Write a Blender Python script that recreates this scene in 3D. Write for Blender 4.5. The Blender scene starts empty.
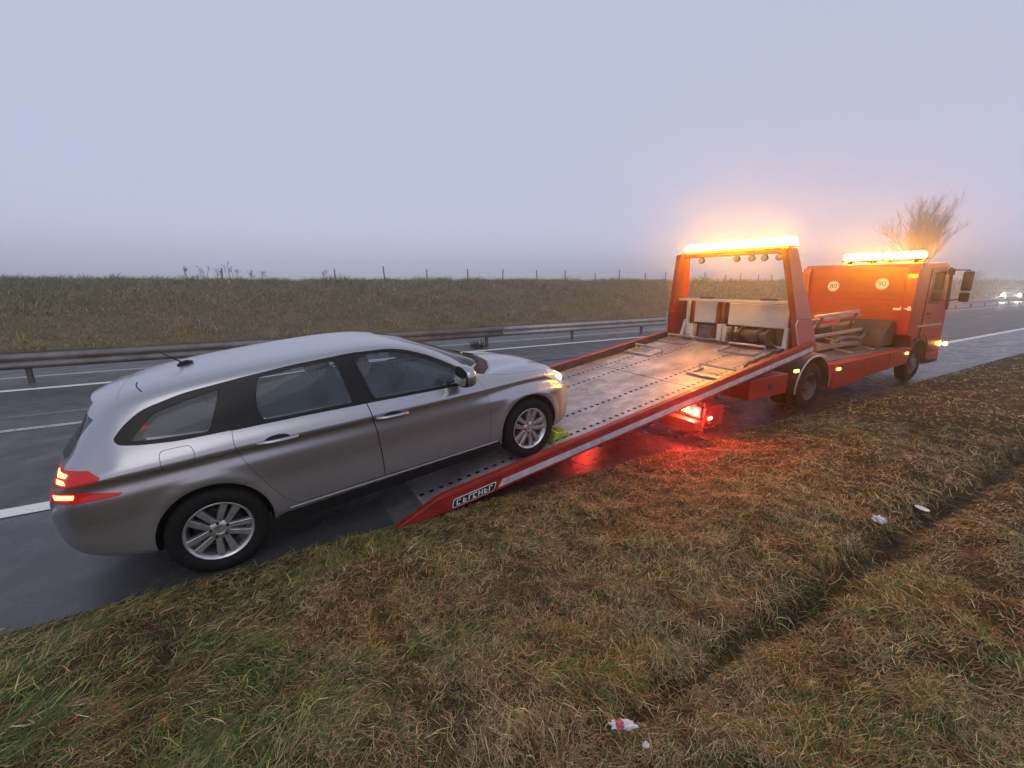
import bpy, bmesh, math, random
import numpy as np
from mathutils import Vector, Matrix, noise as mnoise
from mathutils.bvhtree import BVHTree
R = math.radians
random.seed(7); rng = np.random.default_rng(11)
C = bpy.context.scene.collection

# ------------------------------------------------------------------ camera
cam_data = bpy.data.cameras.new("camera")
cam = bpy.data.objects.new("camera", cam_data); C.objects.link(cam)
F_PX = 435.0
cam_data.sensor_width = 36.0; cam_data.lens = 36.0 * F_PX / 1024.0
cam_data.clip_start = 0.05; cam_data.clip_end = 3000
EYE = 2.03
cam.location = (0, 0, EYE)
cam.rotation_euler = (R(90) - math.atan(101.0 / F_PX), 0, R(-30.3))
bpy.context.scene.camera = cam

# ------------------------------------------------------------------ world (overcast dusk)
world = bpy.data.worlds.new("World"); bpy.context.scene.world = world
world.use_nodes = True
wn = world.node_tree; wn.nodes.clear()
w_out = wn.nodes.new("ShaderNodeOutputWorld"); w_bg = wn.nodes.new("ShaderNodeBackground")
sky = wn.nodes.new("ShaderNodeTexSky"); sky.sky_type = 'NISHITA'; sky.sun_disc = False
SUN_EL, SUN_AZ = 14.0, 200.0
sky.sun_elevation = R(SUN_EL); sky.sun_rotation = R(SUN_AZ); sky.air_density = 2.0; sky.dust_density = 4.0
w_tc = wn.nodes.new("ShaderNodeTexCoord"); w_sep = wn.nodes.new("ShaderNodeSeparateXYZ")
w_map = wn.nodes.new("ShaderNodeMapRange"); w_map.inputs[1].default_value = 0.0; w_map.inputs[2].default_value = 0.72
w_ramp = wn.nodes.new("ShaderNodeValToRGB")
els = w_ramp.color_ramp.elements
els[0].position = 0.0; els[0].color = (0.65, 0.67, 0.89, 1)
els[1].position = 1.0; els[1].color = (0.45, 0.49, 0.59, 1)
for p_, c_ in ((0.12, (0.565, 0.595, 0.80)), (0.24, (0.495, 0.53, 0.715)), (0.42, (0.47, 0.507, 0.67)), (0.7, (0.465, 0.51, 0.66))):
    e = els.new(p_); e.color = (*c_, 1)
w_nz = wn.nodes.new("ShaderNodeTexNoise"); w_nz.inputs['Scale'].default_value = 1.6; w_nz.inputs['Detail'].default_value = 3
w_nm = wn.nodes.new("ShaderNodeMapRange"); w_nm.inputs[3].default_value = 10.4; w_nm.inputs[4].default_value = 12.0
w_mul = wn.nodes.new("ShaderNodeMixRGB"); w_mul.blend_type = 'MULTIPLY'; w_mul.inputs[0].default_value = 1
w_mix = wn.nodes.new("ShaderNodeMixRGB"); w_mix.inputs[0].default_value = 0.93
wl = wn.links.new
wl(w_tc.outputs['Generated'], w_sep.inputs[0]); wl(w_sep.outputs[2], w_map.inputs[0]); wl(w_map.outputs[0], w_ramp.inputs[0])
wl(w_tc.outputs['Generated'], w_nz.inputs['Vector']); wl(w_nz.outputs[0], w_nm.inputs[0])
wl(w_ramp.outputs[0], w_mul.inputs[1]); wl(w_nm.outputs[0], w_mul.inputs[2])
wl(sky.outputs[0], w_mix.inputs[1]); wl(w_mul.outputs[0], w_mix.inputs[2])
wl(w_mix.outputs[0], w_bg.inputs[0]); wl(w_bg.outputs[0], w_out.inputs[0])
w_bg.inputs[1].default_value = 0.1

sun_d = bpy.data.lights.new("sun", 'SUN'); sun_d.energy = 0.5; sun_d.angle = R(40); sun_d.color = (1, 0.95, 0.9)
sun = bpy.data.objects.new("sun", sun_d); C.objects.link(sun)
sun.rotation_euler = (R(90 - 50), 0, R(180 - SUN_AZ))

sc = bpy.context.scene
sc.view_settings.view_transform = 'Standard'; sc.view_settings.look = 'None'
sc.view_settings.exposure = 0.0; sc.view_settings.gamma = 1.0; sc.view_settings.use_curve_mapping = False
sc.render.engine = 'CYCLES'
sc.cycles.max_bounces = 8; sc.cycles.diffuse_bounces = 3; sc.cycles.glossy_bounces = 3
sc.cycles.transmission_bounces = 4; sc.cycles.transparent_max_bounces = 12; sc.cycles.volume_bounces = 3
sc.cycles.use_denoising = True
sc.cycles.sample_clamp_indirect = 6.0
sc.cycles.caustics_reflective = False; sc.cycles.caustics_refractive = False

# ------------------------------------------------------------------ helpers
def tag(o, label=None, cat=None, group=None, kind=None):
    if label: o["label"] = label
    if cat: o["category"] = cat
    if group: o["group"] = group
    if kind: o["kind"] = kind
    return o

def empty(name, loc, label=None, cat=None, group=None, rot=(0, 0, 0)):
    o = bpy.data.objects.new(name, None); C.objects.link(o)
    o.location = loc; o.rotation_euler = rot; o.empty_display_size = 0.2
    return tag(o, label, cat, group)

def link(name, me, parent=None):
    o = bpy.data.objects.new(name, me); C.objects.link(o)
    if parent is not None: o.parent = parent
    return o

def mat(name, col, rough=0.6, metal=0.0, coat=0.0, var=0.0, scale=6.0, bump=0.0, bscale=40.0, emit=None, estr=0.0, spec=0.5, rvar=0.0, coords='Object', col2=None, detail=5):
    m = bpy.data.materials.new(name); m.use_nodes = True
    nt = m.node_tree; b = nt.nodes["Principled BSDF"]
    b.inputs['Base Color'].default_value = (*col, 1); b.inputs['Roughness'].default_value = rough
    b.inputs['Metallic'].default_value = metal; b.inputs['Coat Weight'].default_value = coat
    b.inputs['Coat Roughness'].default_value = 0.08; b.inputs['Specular IOR Level'].default_value = spec
    if emit:
        b.inputs['Emission Color'].default_value = (*emit, 1); b.inputs['Emission Strength'].default_value = estr
    L = nt.links.new
    tc = nt.nodes.new("ShaderNodeTexCoord")
    if var > 0 or col2:
        n = nt.nodes.new("ShaderNodeTexNoise"); n.inputs['Scale'].default_value = scale; n.inputs['Detail'].default_value = detail; n.inputs['Roughness'].default_value = 0.65
        L(tc.outputs[coords], n.inputs['Vector'])
        r = nt.nodes.new("ShaderNodeValToRGB"); r.color_ramp.elements[0].position = 0.3; r.color_ramp.elements[1].position = 0.7
        c2 = col2 if col2 else tuple(min(1, c * (1 + var)) for c in col)
        c1 = tuple(c * (1 - var) for c in col) if not col2 else col
        r.color_ramp.elements[0].color = (*c1, 1); r.color_ramp.elements[1].color = (*c2, 1)
        L(n.outputs[0], r.inputs[0]); L(r.outputs[0], b.inputs['Base Color'])
        if rvar > 0:
            mr = nt.nodes.new("ShaderNodeMapRange"); mr.inputs[1].default_value = 0.3; mr.inputs[2].default_value = 0.7
            mr.inputs[3].default_value = max(0.02, rough - rvar); mr.inputs[4].default_value = min(1, rough + rvar)
            L(n.outputs[0], mr.inputs[0]); L(mr.outputs[0], b.inputs['Roughness'])
    if bump > 0:
        n2 = nt.nodes.new("ShaderNodeTexNoise"); n2.inputs['Scale'].default_value = bscale; n2.inputs['Detail'].default_value = 4
        bp = nt.nodes.new("ShaderNodeBump"); bp.inputs['Strength'].default_value = bump; bp.inputs['Distance'].default_value = 0.02
        L(tc.outputs[coords], n2.inputs['Vector']); L(n2.outputs[0], bp.inputs['Height']); L(bp.outputs[0], b.inputs['Normal'])
    return m

class MB:
    """collects solid shapes into one mesh; off is subtracted from every point"""
    def __init__(s, off=(0, 0, 0), xf=None):
        s.bm = bmesh.new(); s.off = Vector(off); s.xf = xf; s.mi = 0
    def P(s, p):
        p = Vector(p)
        if s.xf is not None: p = s.xf(p)
        return p - s.off
    def face(s, pts):
        try:
            f = s.bm.faces.new([s.bm.verts.new(s.P(p)) for p in pts]); f.material_index = s.mi; return f
        except ValueError: return None
    def hexa(s, p):      # 8 points: bottom 0-3 ccw, top 4-7
        v = [s.bm.verts.new(s.P(q)) for q in p]
        for a in ((3, 2, 1, 0), (4, 5, 6, 7), (0, 1, 5, 4), (1, 2, 6, 5), (2, 3, 7, 6), (3, 0, 4, 7)):
            f = s.bm.faces.new([v[i] for i in a]); f.material_index = s.mi
        return s
    def box(s, a, b):
        x0, y0, z0 = a; x1, y1, z1 = b
        if x0 > x1: x0, x1 = x1, x0
        if y0 > y1: y0, y1 = y1, y0
        if z0 > z1: z0, z1 = z1, z0
        return s.hexa([(x0, y0, z0), (x1, y0, z0), (x1, y1, z0), (x0, y1, z0), (x0, y0, z1), (x1, y0, z1), (x1, y1, z1), (x0, y1, z1)])
    def bar(s, p, q, w, h, up=(0, 0, 1)):
        p = Vector(p); q = Vector(q); d = (q - p).normalized(); u = Vector(up)
        sd = d.cross(u).normalized() * w / 2; u = sd.cross(d).normalized() * h / 2
        return s.hexa([p - sd - u, p + sd - u, q + sd - u, q - sd - u, p - sd + u, p + sd + u, q + sd + u, q - sd + u])
    def tube(s, pts, r, n=10, cap=True):
        pts = [Vector(p) for p in pts]
        rr = r if isinstance(r, (list, tuple)) else [r] * len(pts)
        rings = []; prev = None
        for i, p in enumerate(pts):
            d = (pts[min(i + 1, len(pts) - 1)] - pts[max(i - 1, 0)]).normalized()
            if prev is None:
                a = Vector((0, 0, 1)) if abs(d.z) < 0.9 else Vector((1, 0, 0))
                u = d.cross(a).normalized()
            else:
                u = (prev - d * prev.dot(d)).normalized()
            prev = u; w = d.cross(u)
            rings.append([s.bm.verts.new(s.P(p + (u * math.cos(2 * math.pi * k / n) + w * math.sin(2 * math.pi * k / n)) * rr[i])) for k in range(n)])
        for a, b in zip(rings, rings[1:]):
            for k in range(n):
                f = s.bm.faces.new((a[k], a[(k + 1) % n], b[(k + 1) % n], b[k])); f.material_index = s.mi; f.smooth = True
        if cap:
            for rg in (list(reversed(rings[0])), rings[-1]):
                f = s.bm.faces.new(rg); f.material_index = s.mi
        return s
    def lathe(s, c, axis, prof, n=32, ref=(0, 0, 1), cap=False):
        c = Vector(c); ax = Vector(axis).normalized(); u = ax.cross(Vector(ref))
        if u.length < 1e-4: u = ax.cross(Vector((1, 0, 0)))
        u.normalize(); w = ax.cross(u); rings = []
        for r, h in prof:
            rings.append([s.bm.verts.new(s.P(c + ax * h + (u * math.cos(2 * math.pi * k / n) + w * math.sin(2 * math.pi * k / n)) * r)) for k in range(n)])
        for a, b in zip(rings, rings[1:]):
            for k in range(n):
                f = s.bm.faces.new((a[k], a[(k + 1) % n], b[(k + 1) % n], b[k])); f.material_index = s.mi; f.smooth = True
        if cap:
            for rg in (rings[0], rings[-1]):
                f = s.bm.faces.new(rg); f.material_index = s.mi
        return s
    def prism(s, poly, axis, a, b):
        """2-D polygon extruded along axis ('x','y','z') from a to b"""
        def to(p, t):
            if axis == 'y': return (p[0], t, p[1])
            if axis == 'x': return (t, p[0], p[1])
            return (p[0], p[1], t)
        n = len(poly)
        v0 = [s.bm.verts.new(s.P(to(p, a))) for p in poly]; v1 = [s.bm.verts.new(s.P(to(p, b))) for p in poly]
        for k in range(n):
            f = s.bm.faces.new((v0[k], v0[(k + 1) % n], v1[(k + 1) % n], v1[k])); f.material_index = s.mi
        for vs in (v0, v1):
            f = s.bm.faces.new(vs); f.material_index = s.mi
        return s
    def build(s, name, mats, parent=None, bevel=0.0, smooth=35, seg=2):
        bmesh.ops.recalc_face_normals(s.bm, faces=s.bm.faces)
        me = bpy.data.meshes.new(name); s.bm.to_mesh(me); s.bm.free()
        for m in (mats if isinstance(mats, (list, tuple)) else [mats]): me.materials.append(m)
        o = link(name, me, parent)
        if smooth:
            me.shade_smooth(); me.set_sharp_from_angle(angle=R(smooth))
        if bevel > 0:
            bv = o.modifiers.new("bevel", 'BEVEL'); bv.width = bevel; bv.segments = seg; bv.limit_method = 'ANGLE'; bv.angle_limit = R(40)
            bv.harden_normals = True
        return o

def mesh_np(name, co, quads, mats, parent=None, cols=None, smooth=False):
    me = bpy.data.meshes.new(name)
    co = np.asarray(co, np.float32); quads = np.asarray(quads, np.int32); k = quads.shape[1]
    me.vertices.add(len(co)); me.vertices.foreach_set("co", co.ravel())
    me.loops.add(quads.size); me.loops.foreach_set("vertex_index", quads.ravel())
    me.polygons.add(len(quads)); me.polygons.foreach_set("loop_start", np.arange(len(quads), dtype=np.int32) * k)
    me.update(calc_edges=True)
    if cols is not None:
        a = me.color_attributes.new("Col", 'FLOAT_COLOR', 'POINT')
        c = np.ones((len(co), 4), np.float32); c[:, :3] = cols
        a.data.foreach_set("color", c.ravel())
    if smooth: me.shade_smooth()
    for m in (mats if isinstance(mats, (list, tuple)) else [mats]): me.materials.append(m)
    return link(name, me, parent)

def vnoise(x, y, sc_, seed=0):
    """smooth value noise 0..1 (numpy)"""
    x = np.asarray(x) * sc_ + seed * 17.3; y = np.asarray(y) * sc_ + seed * 9.1
    xi = np.floor(x).astype(np.int64); yi = np.floor(y).astype(np.int64); fx = x - xi; fy = y - yi
    fx = fx * fx * (3 - 2 * fx); fy = fy * fy * (3 - 2 * fy)
    def h(a, b):
        n = (a * 374761393 + b * 668265263 + seed * 1442695) & 0x7fffffff
        n = ((n ^ (n >> 13)) * 1274126177) & 0x7fffffff
        return ((n ^ (n >> 16)) & 0xffff) / 65535.0
    return (h(xi, yi) * (1 - fx) + h(xi + 1, yi) * fx) * (1 - fy) + (h(xi, yi + 1) * (1 - fx) + h(xi + 1, yi + 1) * fx) * fy
def fbm(x, y, sc_, seed=0, octs=4):
    t = 0; a = 0.5; tot = 0
    for o in range(octs):
        t = t + a * vnoise(x, y, sc_ * 2 ** o, seed + o); tot += a; a *= 0.55
    return t / tot
# ------------------------------------------------------------------ terrain heights
EDGE = 3.42
def verge_z(x, y):
    x = np.asarray(x, float); y = np.asarray(y, float)
    d = EDGE - y
    z = np.where(d < 0, -0.05 + 0 * d, 0)
    z = z + np.clip(d / 0.5, 0, 1) * 0.06 + np.clip((d - 0.3) / 1.6, 0, 1) * 0.14
    z = z + np.clip((d - 2.4) / 3.0, 0, 1) * 0.22 + np.clip((d - 5.4) / 8, 0, 1) * 0.25
    yc = 1.08 + 0.10 * (fbm(x, x * 0, 0.9, 3) - 0.5)
    depth = (0.07 + 0.06 * np.clip((x - 1.4) / 1.2, 0, 1)) * (0.35 + 1.1 * vnoise(x, x * 0, 1.3, 15))
    z = z - depth * np.exp(-((y - yc) / (0.075 + 0.06 * vnoise(x, x * 0, 0.8, 5))) ** 2) - 0.06 * np.exp(-((y - 1.1) / 0.5) ** 2)
    amp = np.clip(d / 0.4, 0, 1)
    z = z + amp * (0.13 * (fbm(x, y, 1.3, 1) - 0.5) + 0.085 * (fbm(x, y, 5.0, 2, 3) - 0.5))
    return z
def bank_z(x, y):
    x = np.asarray(x, float); y = np.asarray(y, float)
    t = np.clip((y - 18.45) / 7.2, 0, 1)
    z = 0.02 + 2.03 * (t * 0.85 + 0.15 * t * t * (3 - 2 * t)) + (0.02 + 0.26 * fbm(x, x * 0, 0.45, 25, 4)) * np.exp(-((y - 25.9) / 0.7) ** 2)
    z = z + np.clip((y - 18.6) / 1.0, 0, 1) * (0.22 * (fbm(x, y, 0.55, 21) - 0.5) + 0.12 * (fbm(x, y, 1.9, 22) - 0.5)) * np.clip((30 - y) / 3, 0.15, 1)
    return z

def axis_pts(segs):
    out = []
    for a, b, st in segs: out += list(np.arange(a, b - 1e-6, st))
    out.append(segs[-1][1]); return np.array(out)
def sheet(name, xs, ys, zf, m):
    X, Y = np.meshgrid(xs, ys, indexing='ij'); Z = zf(X, Y)
    co = np.stack([X, Y, Z], -1).reshape(-1, 3); ny = len(ys)
    i, j = np.meshgrid(np.arange(len(xs) - 1), np.arange(ny - 1), indexing='ij'); a = (i * ny + j).ravel()
    q = np.stack([a, a + ny, a + ny + 1, a + 1], -1)
    return tag(mesh_np(name, co, q, m, smooth=True), kind='structure')

def soil_mat():
    m = bpy.data.materials.new("verge_soil"); m.use_nodes = True; nt = m.node_tree; L = nt.links.new
    b = nt.nodes["Principled BSDF"]; b.inputs['Roughness'].default_value = 0.85; b.inputs['Specular IOR Level'].default_value = 0.25
    tc = nt.nodes.new("ShaderNodeTexCoord")
    def nz(s, d=6):
        n = nt.nodes.new("ShaderNodeTexNoise"); n.inputs['Scale'].default_value = s; n.inputs['Detail'].default_value = d; n.inputs['Roughness'].default_value = 0.7
        L(tc.outputs['Object'], n.inputs['Vector']); return n
    n1 = nz(0.9); n2 = nz(14); n3 = nz(60)
    r1 = nt.nodes.new("ShaderNodeValToRGB"); e = r1.color_ramp.elements
    e[0].position = 0.36; e[0].color = (0.032, 0.035, 0.013, 1); e[1].position = 0.6; e[1].color = (0.085, 0.054, 0.03, 1)
    k = e.new(0.48); k.color = (0.052, 0.042, 0.02, 1)
    r2 = nt.nodes.new("ShaderNodeValToRGB"); e = r2.color_ramp.elements
    e[0].position = 0.3; e[0].color = (0.45, 0.42, 0.4, 1); e[1].position = 0.72; e[1].color = (1.35, 1.3, 1.2, 1)
    L(n1.outputs[0], r1.inputs[0]); L(n2.outputs[0], r2.inputs[0])
    mx = nt.nodes.new("ShaderNodeMixRGB"); mx.blend_type = 'MULTIPLY'; mx.inputs[0].default_value = 1
    L(r1.outputs[0], mx.inputs[1]); L(r2.outputs[0], mx.inputs[2]); L(mx.outputs[0], b.inputs['Base Color'])
    bp = nt.nodes.new("ShaderNodeBump"); bp.inputs['Strength'].default_value = 0.9; bp.inputs['Distance'].default_value = 0.03
    L(n3.outputs[0], bp.inputs['Height']); L(bp.outputs[0], b.inputs['Normal'])
    return m
def bank_mat():
    m = soil_mat(); m.name = "bank_grass_floor"; nt = m.node_tree
    for n in nt.nodes:
        if n.type == 'VALTORGB' and len(n.color_ramp.elements) == 3:
            for el, c in zip(n.color_ramp.elements, ((0.11, 0.11, 0.052), (0.155, 0.127, 0.068), (0.20, 0.155, 0.09))): el.color = (*c, 1)
    return m
def road_mat(name, wet=0.0, dark=1.0):
    m = bpy.data.materials.new(name); m.use_nodes = True; nt = m.node_tree; L = nt.links.new
    b = nt.nodes["Principled BSDF"]; tc = nt.nodes.new("ShaderNodeTexCoord")
    mp = nt.nodes.new("ShaderNodeMapping"); mp.inputs['Scale'].default_value = (0.12, 1.1, 1)
    L(tc.outputs['Object'], mp.inputs[0])
    n1 = nt.nodes.new("ShaderNodeTexNoise"); n1.inputs['Scale'].default_value = 1.6; n1.inputs['Detail'].default_value = 6
    L(mp.outputs[0], n1.inputs['Vector'])
    n2 = nt.nodes.new("ShaderNodeTexNoise"); n2.inputs['Scale'].default_value = 130; n2.inputs['Detail'].default_value = 3
    n3 = nt.nodes.new("ShaderNodeTexNoise"); n3.inputs['Scale'].default_value = 2.2; n3.inputs['Detail'].default_value = 7; n3.inputs['Roughness'].default_value = 0.7
    L(tc.outputs['Object'], n2.inputs['Vector']); L(tc.outputs['Object'], n3.inputs['Vector'])
    r = nt.nodes.new("ShaderNodeValToRGB"); e = r.color_ramp.elements
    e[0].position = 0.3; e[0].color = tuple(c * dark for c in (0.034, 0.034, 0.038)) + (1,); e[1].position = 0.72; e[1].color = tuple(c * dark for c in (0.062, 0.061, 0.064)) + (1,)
    L(n1.outputs[0], r.inputs[0])
    r2 = nt.nodes.new("ShaderNodeMapRange"); r2.inputs[1].default_value = 0.3; r2.inputs[2].default_value = 0.7; r2.inputs[3].default_value = 0.6; r2.inputs[4].default_value = 1.5
    L(n2.outputs[0], r2.inputs[0])
    mx = nt.nodes.new("ShaderNodeMixRGB"); mx.blend_type = 'MULTIPLY'; mx.inputs[0].default_value = 1
    L(r.outputs[0], mx.inputs[1]); L(r2.outputs[0], mx.inputs[2]); L(mx.outputs[0], b.inputs['Base Color'])
    r3 = nt.nodes.new("ShaderNodeMapRange"); r3.inputs[1].default_value = 0.34; r3.inputs[2].default_value = 0.66
    r3.inputs[3].default_value = 0.62 - wet; r3.inputs[4].default_value = 0.36 - wet * 0.8
    L(n3.outputs[0], r3.inputs[0]); L(r3.outputs[0], b.inputs['Roughness'])
    b.inputs['Specular IOR Level'].default_value = 0.5
    bp = nt.nodes.new("ShaderNodeBump"); bp.inputs['Strength'].default_value = 0.35; bp.inputs['Distance'].default_value = 0.004
    L(n2.outputs[0], bp.inputs['Height']); L(bp.outputs[0], b.inputs['Normal'])
    return m
M_soil = soil_mat(); M_bank = bank_mat()
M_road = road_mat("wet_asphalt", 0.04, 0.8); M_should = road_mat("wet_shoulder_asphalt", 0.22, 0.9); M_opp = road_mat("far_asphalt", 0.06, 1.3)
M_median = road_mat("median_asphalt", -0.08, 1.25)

xs = axis_pts([(-420, -40, 38), (-40, -6, 2), (-6, -3, .25), (-3, 9, 0.05), (9, 20, 0.15), (20, 60, 0.8), (60, 620, 20)])
ys = axis_pts([(-70, -10, 6), (-10, -2.5, 0.5), (-2.5, EDGE + 0.1, 0.05)])
verge = sheet("verge_ground", xs, ys, verge_z, M_soil)
xs2 = axis_pts([(-420, -40, 20), (-40, 60, 0.5), (60, 200, 2.5), (200, 620, 20)])
ys2 = axis_pts([(18.4, 30, 0.3), (30, 40, 2), (40, 340, 30)])
bank = sheet("embankment_terrain", xs2, ys2, bank_z, M_bank)
def strip(name, y0, y1, z, m, x0=-420, x1=620, kind='structure'):
    xs_ = np.array([x0, -20, 0, 20, 60, 150, x1], float); ys_ = np.array([y0, y1])
    return sheet(name, xs_, ys_, lambda a, b: z + 0 * a, m)
strip("shoulder_road", 3.2, 5.3, 0.0, M_should)
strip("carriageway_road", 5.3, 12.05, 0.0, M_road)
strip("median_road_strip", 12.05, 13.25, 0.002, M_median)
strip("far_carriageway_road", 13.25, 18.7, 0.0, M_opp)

# painted lines, worn at the edges
def paint_mat(name, col, wear):
    m = bpy.data.materials.new(name); m.use_nodes = True; nt = m.node_tree; L = nt.links.new
    b = nt.nodes["Principled BSDF"]; b.inputs['Base Color'].default_value = (*col, 1); b.inputs['Roughness'].default_value = 0.5
    tc = nt.nodes.new("ShaderNodeTexCoord"); n = nt.nodes.new("ShaderNodeTexNoise"); n.inputs['Scale'].default_value = 22; n.inputs['Detail'].default_value = 6; n.inputs['Roughness'].default_value = 0.75
    L(tc.outputs['Object'], n.inputs['Vector'])
    mr = nt.nodes.new("ShaderNodeMapRange"); mr.inputs[1].default_value = wear - 0.05; mr.inputs[2].default_value = wear + 0.05
    L(n.outputs[0], mr.inputs[0]); L(mr.outputs[0], b.inputs['Alpha'])
    return m
M_line = paint_mat("road_paint", (0.78, 0.77, 0.76), 0.36); M_line2 = paint_mat("worn_road_paint", (0.42, 0.42, 0.43), 0.42); M_line3 = paint_mat("ghost_road_paint", (0.2, 0.2, 0.21), 0.47)
strip("edge_line_marking", 5.28, 5.49, 0.006, M_line)
strip("inner_line_marking", 11.82, 11.99, 0.006, M_line)
strip("far_edge_line_marking", 13.45, 13.62, 0.006, M_line2)
strip("old_line_marking", 9.42, 9.53, 0.005, M_line3, -30, 3)
def dashes(name, y0, y1, x0, ln, period, m):
    co = []; q = []
    for k in range(-12, 36):
        a = x0 + k * period; i = len(co)
        co += [(a, y0, 0.006), (a + ln, y0, 0.006), (a + ln, y1, 0.006), (a, y1, 0.006)]; q.append((i, i + 1, i + 2, i + 3))
    tag(mesh_np(name, co, q, m), kind='structure')
dashes("lane_line_marking", 8.52, 8.66, -4.2, 3.0, 10.4, M_line2)
dashes("far_lane_line_marking", 16.3, 16.43, -6.0, 3.0, 13.0, M_line2)
# ------------------------------------------------------------------ grass
def grass_mat(name):
    m = bpy.data.materials.new(name); m.use_nodes = True; nt = m.node_tree; L = nt.links.new
    b = nt.nodes["Principled BSDF"]; b.inputs['Roughness'].default_value = 0.6; b.inputs['Specular IOR Level'].default_value = 0.25
    a = nt.nodes.new("ShaderNodeAttribute"); a.attribute_name = "Col"; L(a.outputs['Color'], b.inputs['Base Color'])
    tr = nt.nodes.new("ShaderNodeBsdfTranslucent"); L(a.outputs['Color'], tr.inputs['Color'])
    mx = nt.nodes.new("ShaderNodeMixShader"); mx.inputs[0].default_value = 0.25
    L(b.outputs[0], mx.inputs[1]); L(tr.outputs[0], mx.inputs[2]); L(mx.outputs[0], nt.nodes["Material Output"].inputs[0])
    return m
M_grass = grass_mat("grass_blades")
PAL = np.array([(0.27, 0.20, 0.10), (0.38, 0.295, 0.15), (0.165, 0.11, 0.052), (0.045, 0.085, 0.02), (0.10, 0.16, 0.036), (0.26, 0.27, 0.08), (0.26, 0.145, 0.07), (0.46, 0.39, 0.215)])
def blades(name, x, y, zf, length, width, green, az_mean, az_sd, lift, nseg=3, bright=1.0):
    n = len(x); z = zf(x, y) - 0.01
    az = az_mean + rng.normal(0, 1, n) * (az_sd + 1.6 * np.clip(0.55 - green, 0, 1)) + (fbm(x, y, 1.4, 41, 2) - 0.5) * 3.2
    el = np.clip(lift + rng.normal(0, 0.24, n), 0.05, 1.45)
    ln = length * rng.uniform(0.45, 1.25, n); wd = width * rng.uniform(0.6, 1.4, n)
    g = np.clip(green + rng.normal(0, 0.22, n), 0, 1)
    dry = rng.choice([0, 1, 2, 6, 7], n, p=[.38, .24, .2, .1, .08]); grn = rng.choice([3, 4, 5], n, p=[.4, .38, .22])
    pick = np.where(rng.uniform(0, 1, n) < g, grn, dry)
    spread = 0.5 if bright < 1.41 else 0.2
    col = PAL[pick] * rng.uniform(1 - spread, 1 + spread, (n, 1)) * bright
    rust = np.clip((fbm(x, y, 2.1, 91, 3) - 0.54) * 6, 0, 1)[:, None] * (pick < 3)[:, None]
    col = col * (1 - rust * np.array([[-0.06, 0.18, 0.3]]))
    p = np.stack([x, y, z], -1); cos_a, sin_a = np.cos(az), np.sin(az)
    side = np.stack([-sin_a, cos_a, rng.normal(0, 0.35, n)], -1); side /= np.linalg.norm(side, axis=1)[:, None]
    twist = rng.normal(0, 0.25, n)
    pts = []
    for k in range(nseg + 1):
        t = k / nseg
        w = wd * (1 - t * 0.85) * 0.5
        pts.append(p - side * w[:, None]); pts.append(p + side * w[:, None])
        st = ln / nseg
        d = np.stack([np.cos(el) * cos_a, np.cos(el) * sin_a, np.sin(el)], -1)
        p = p + d * st[:, None]; el = el - rng.uniform(0.25, 0.75, n); a2 = np.arctan2(sin_a, cos_a) + twist; cos_a, sin_a = np.cos(a2), np.sin(a2)
        p[:, 2] = np.maximum(p[:, 2], zf(p[:, 0], p[:, 1]) + 0.004 + 0.02 * rng.uniform(0, 1, n) * t)
    co = np.stack(pts, 1); m2 = 2 * (nseg + 1)
    base = (np.arange(n) * m2)[:, None]
    q = np.concatenate([base + np.array([[2 * k, 2 * k + 1, 2 * k + 3, 2 * k + 2]]) for k in range(nseg)], 0)
    cols = np.repeat(col, m2, axis=0)
    tip = np.tile(np.repeat(np.linspace(0.85, 1.1, nseg + 1), 2), n)[:, None]
    o = mesh_np(name, co.reshape(-1, 3), q, M_grass, cols=cols * tip)
    return o
def greenness(x, y):
    g = 0.23 + 0.62 * (fbm(x, y, 0.9, 61) - 0.5) * 2 + 0.4 * (fbm(x, y, 3.0, 62, 2) - 0.5) * 2
    g = g + 0.33 * np.clip((1.1 - x) / 1.6, 0, 1)
    g = g - 0.20 * np.clip((x - 0.8) / 1.5, 0, 1) * np.clip((y - 0.9) / 0.4, 0, 1)
    g = g + 0.55 * np.exp(-((x - 2.05) / 0.55) ** 2 - ((y - 0.5) / 0.33) ** 2) + 0.5 * np.exp(-((x - 1.3) / 0.35) ** 2 - ((y - 1.35) / 0.25) ** 2)
    g = g - 0.45 * np.exp(-((x - 0.1) / 0.35) ** 2 - ((y - 2.5) / 0.25) ** 2) - 0.5 * np.exp(-((x - 0.5) / 0.4) ** 2 - ((y - 2.75) / 0.2) ** 2)
    return np.clip(g, 0.02, 0.95)
def scatter(x0, x1, y0, y1, dens, keep=None):
    n = int((x1 - x0) * (y1 - y0) * dens); x = rng.uniform(x0, x1, n); y = rng.uniform(y0, y1, n)
    k = np.ones(n, bool) if keep is None else keep(x, y)
    return x[k], y[k]
def in_view(x, y, m=0.25):
    # only where this camera or one a step aside could look
    ca, sa = math.cos(R(30.3)), math.sin(R(30.3))
    u = x * ca - y * sa; v = x * sa + y * ca
    return (np.abs(u) < 1.25 * v + 2.9)
def verge_keep(lo, hi):
    def f(x, y):
        d = np.hypot(x, y)
        edge = EDGE + 0.10 * (fbm(x, y * 0, 2.2, 71) - 0.5) - 0.03
        yc = 1.08
        bare = (np.abs(y - yc) < 0.04 + 0.08 * vnoise(x, y, 2.0, 5)) & (x > 1.25) & (vnoise(x, x * 0, 1.3, 15) > 0.25) & (rng.uniform(0, 1, len(x)) < 0.75)
        thin = (fbm(x, y, 2.3, 73, 3) > rng.uniform(0.15, 0.45, len(x))) & (fbm(x, y, 9.0, 74, 2) > rng.uniform(0.2, 0.62, len(x)))
        return (d >= lo) & (d < hi) & (y < edge) & in_view(x, y) & ~bare & thin
    return f
gx = []; 
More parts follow.
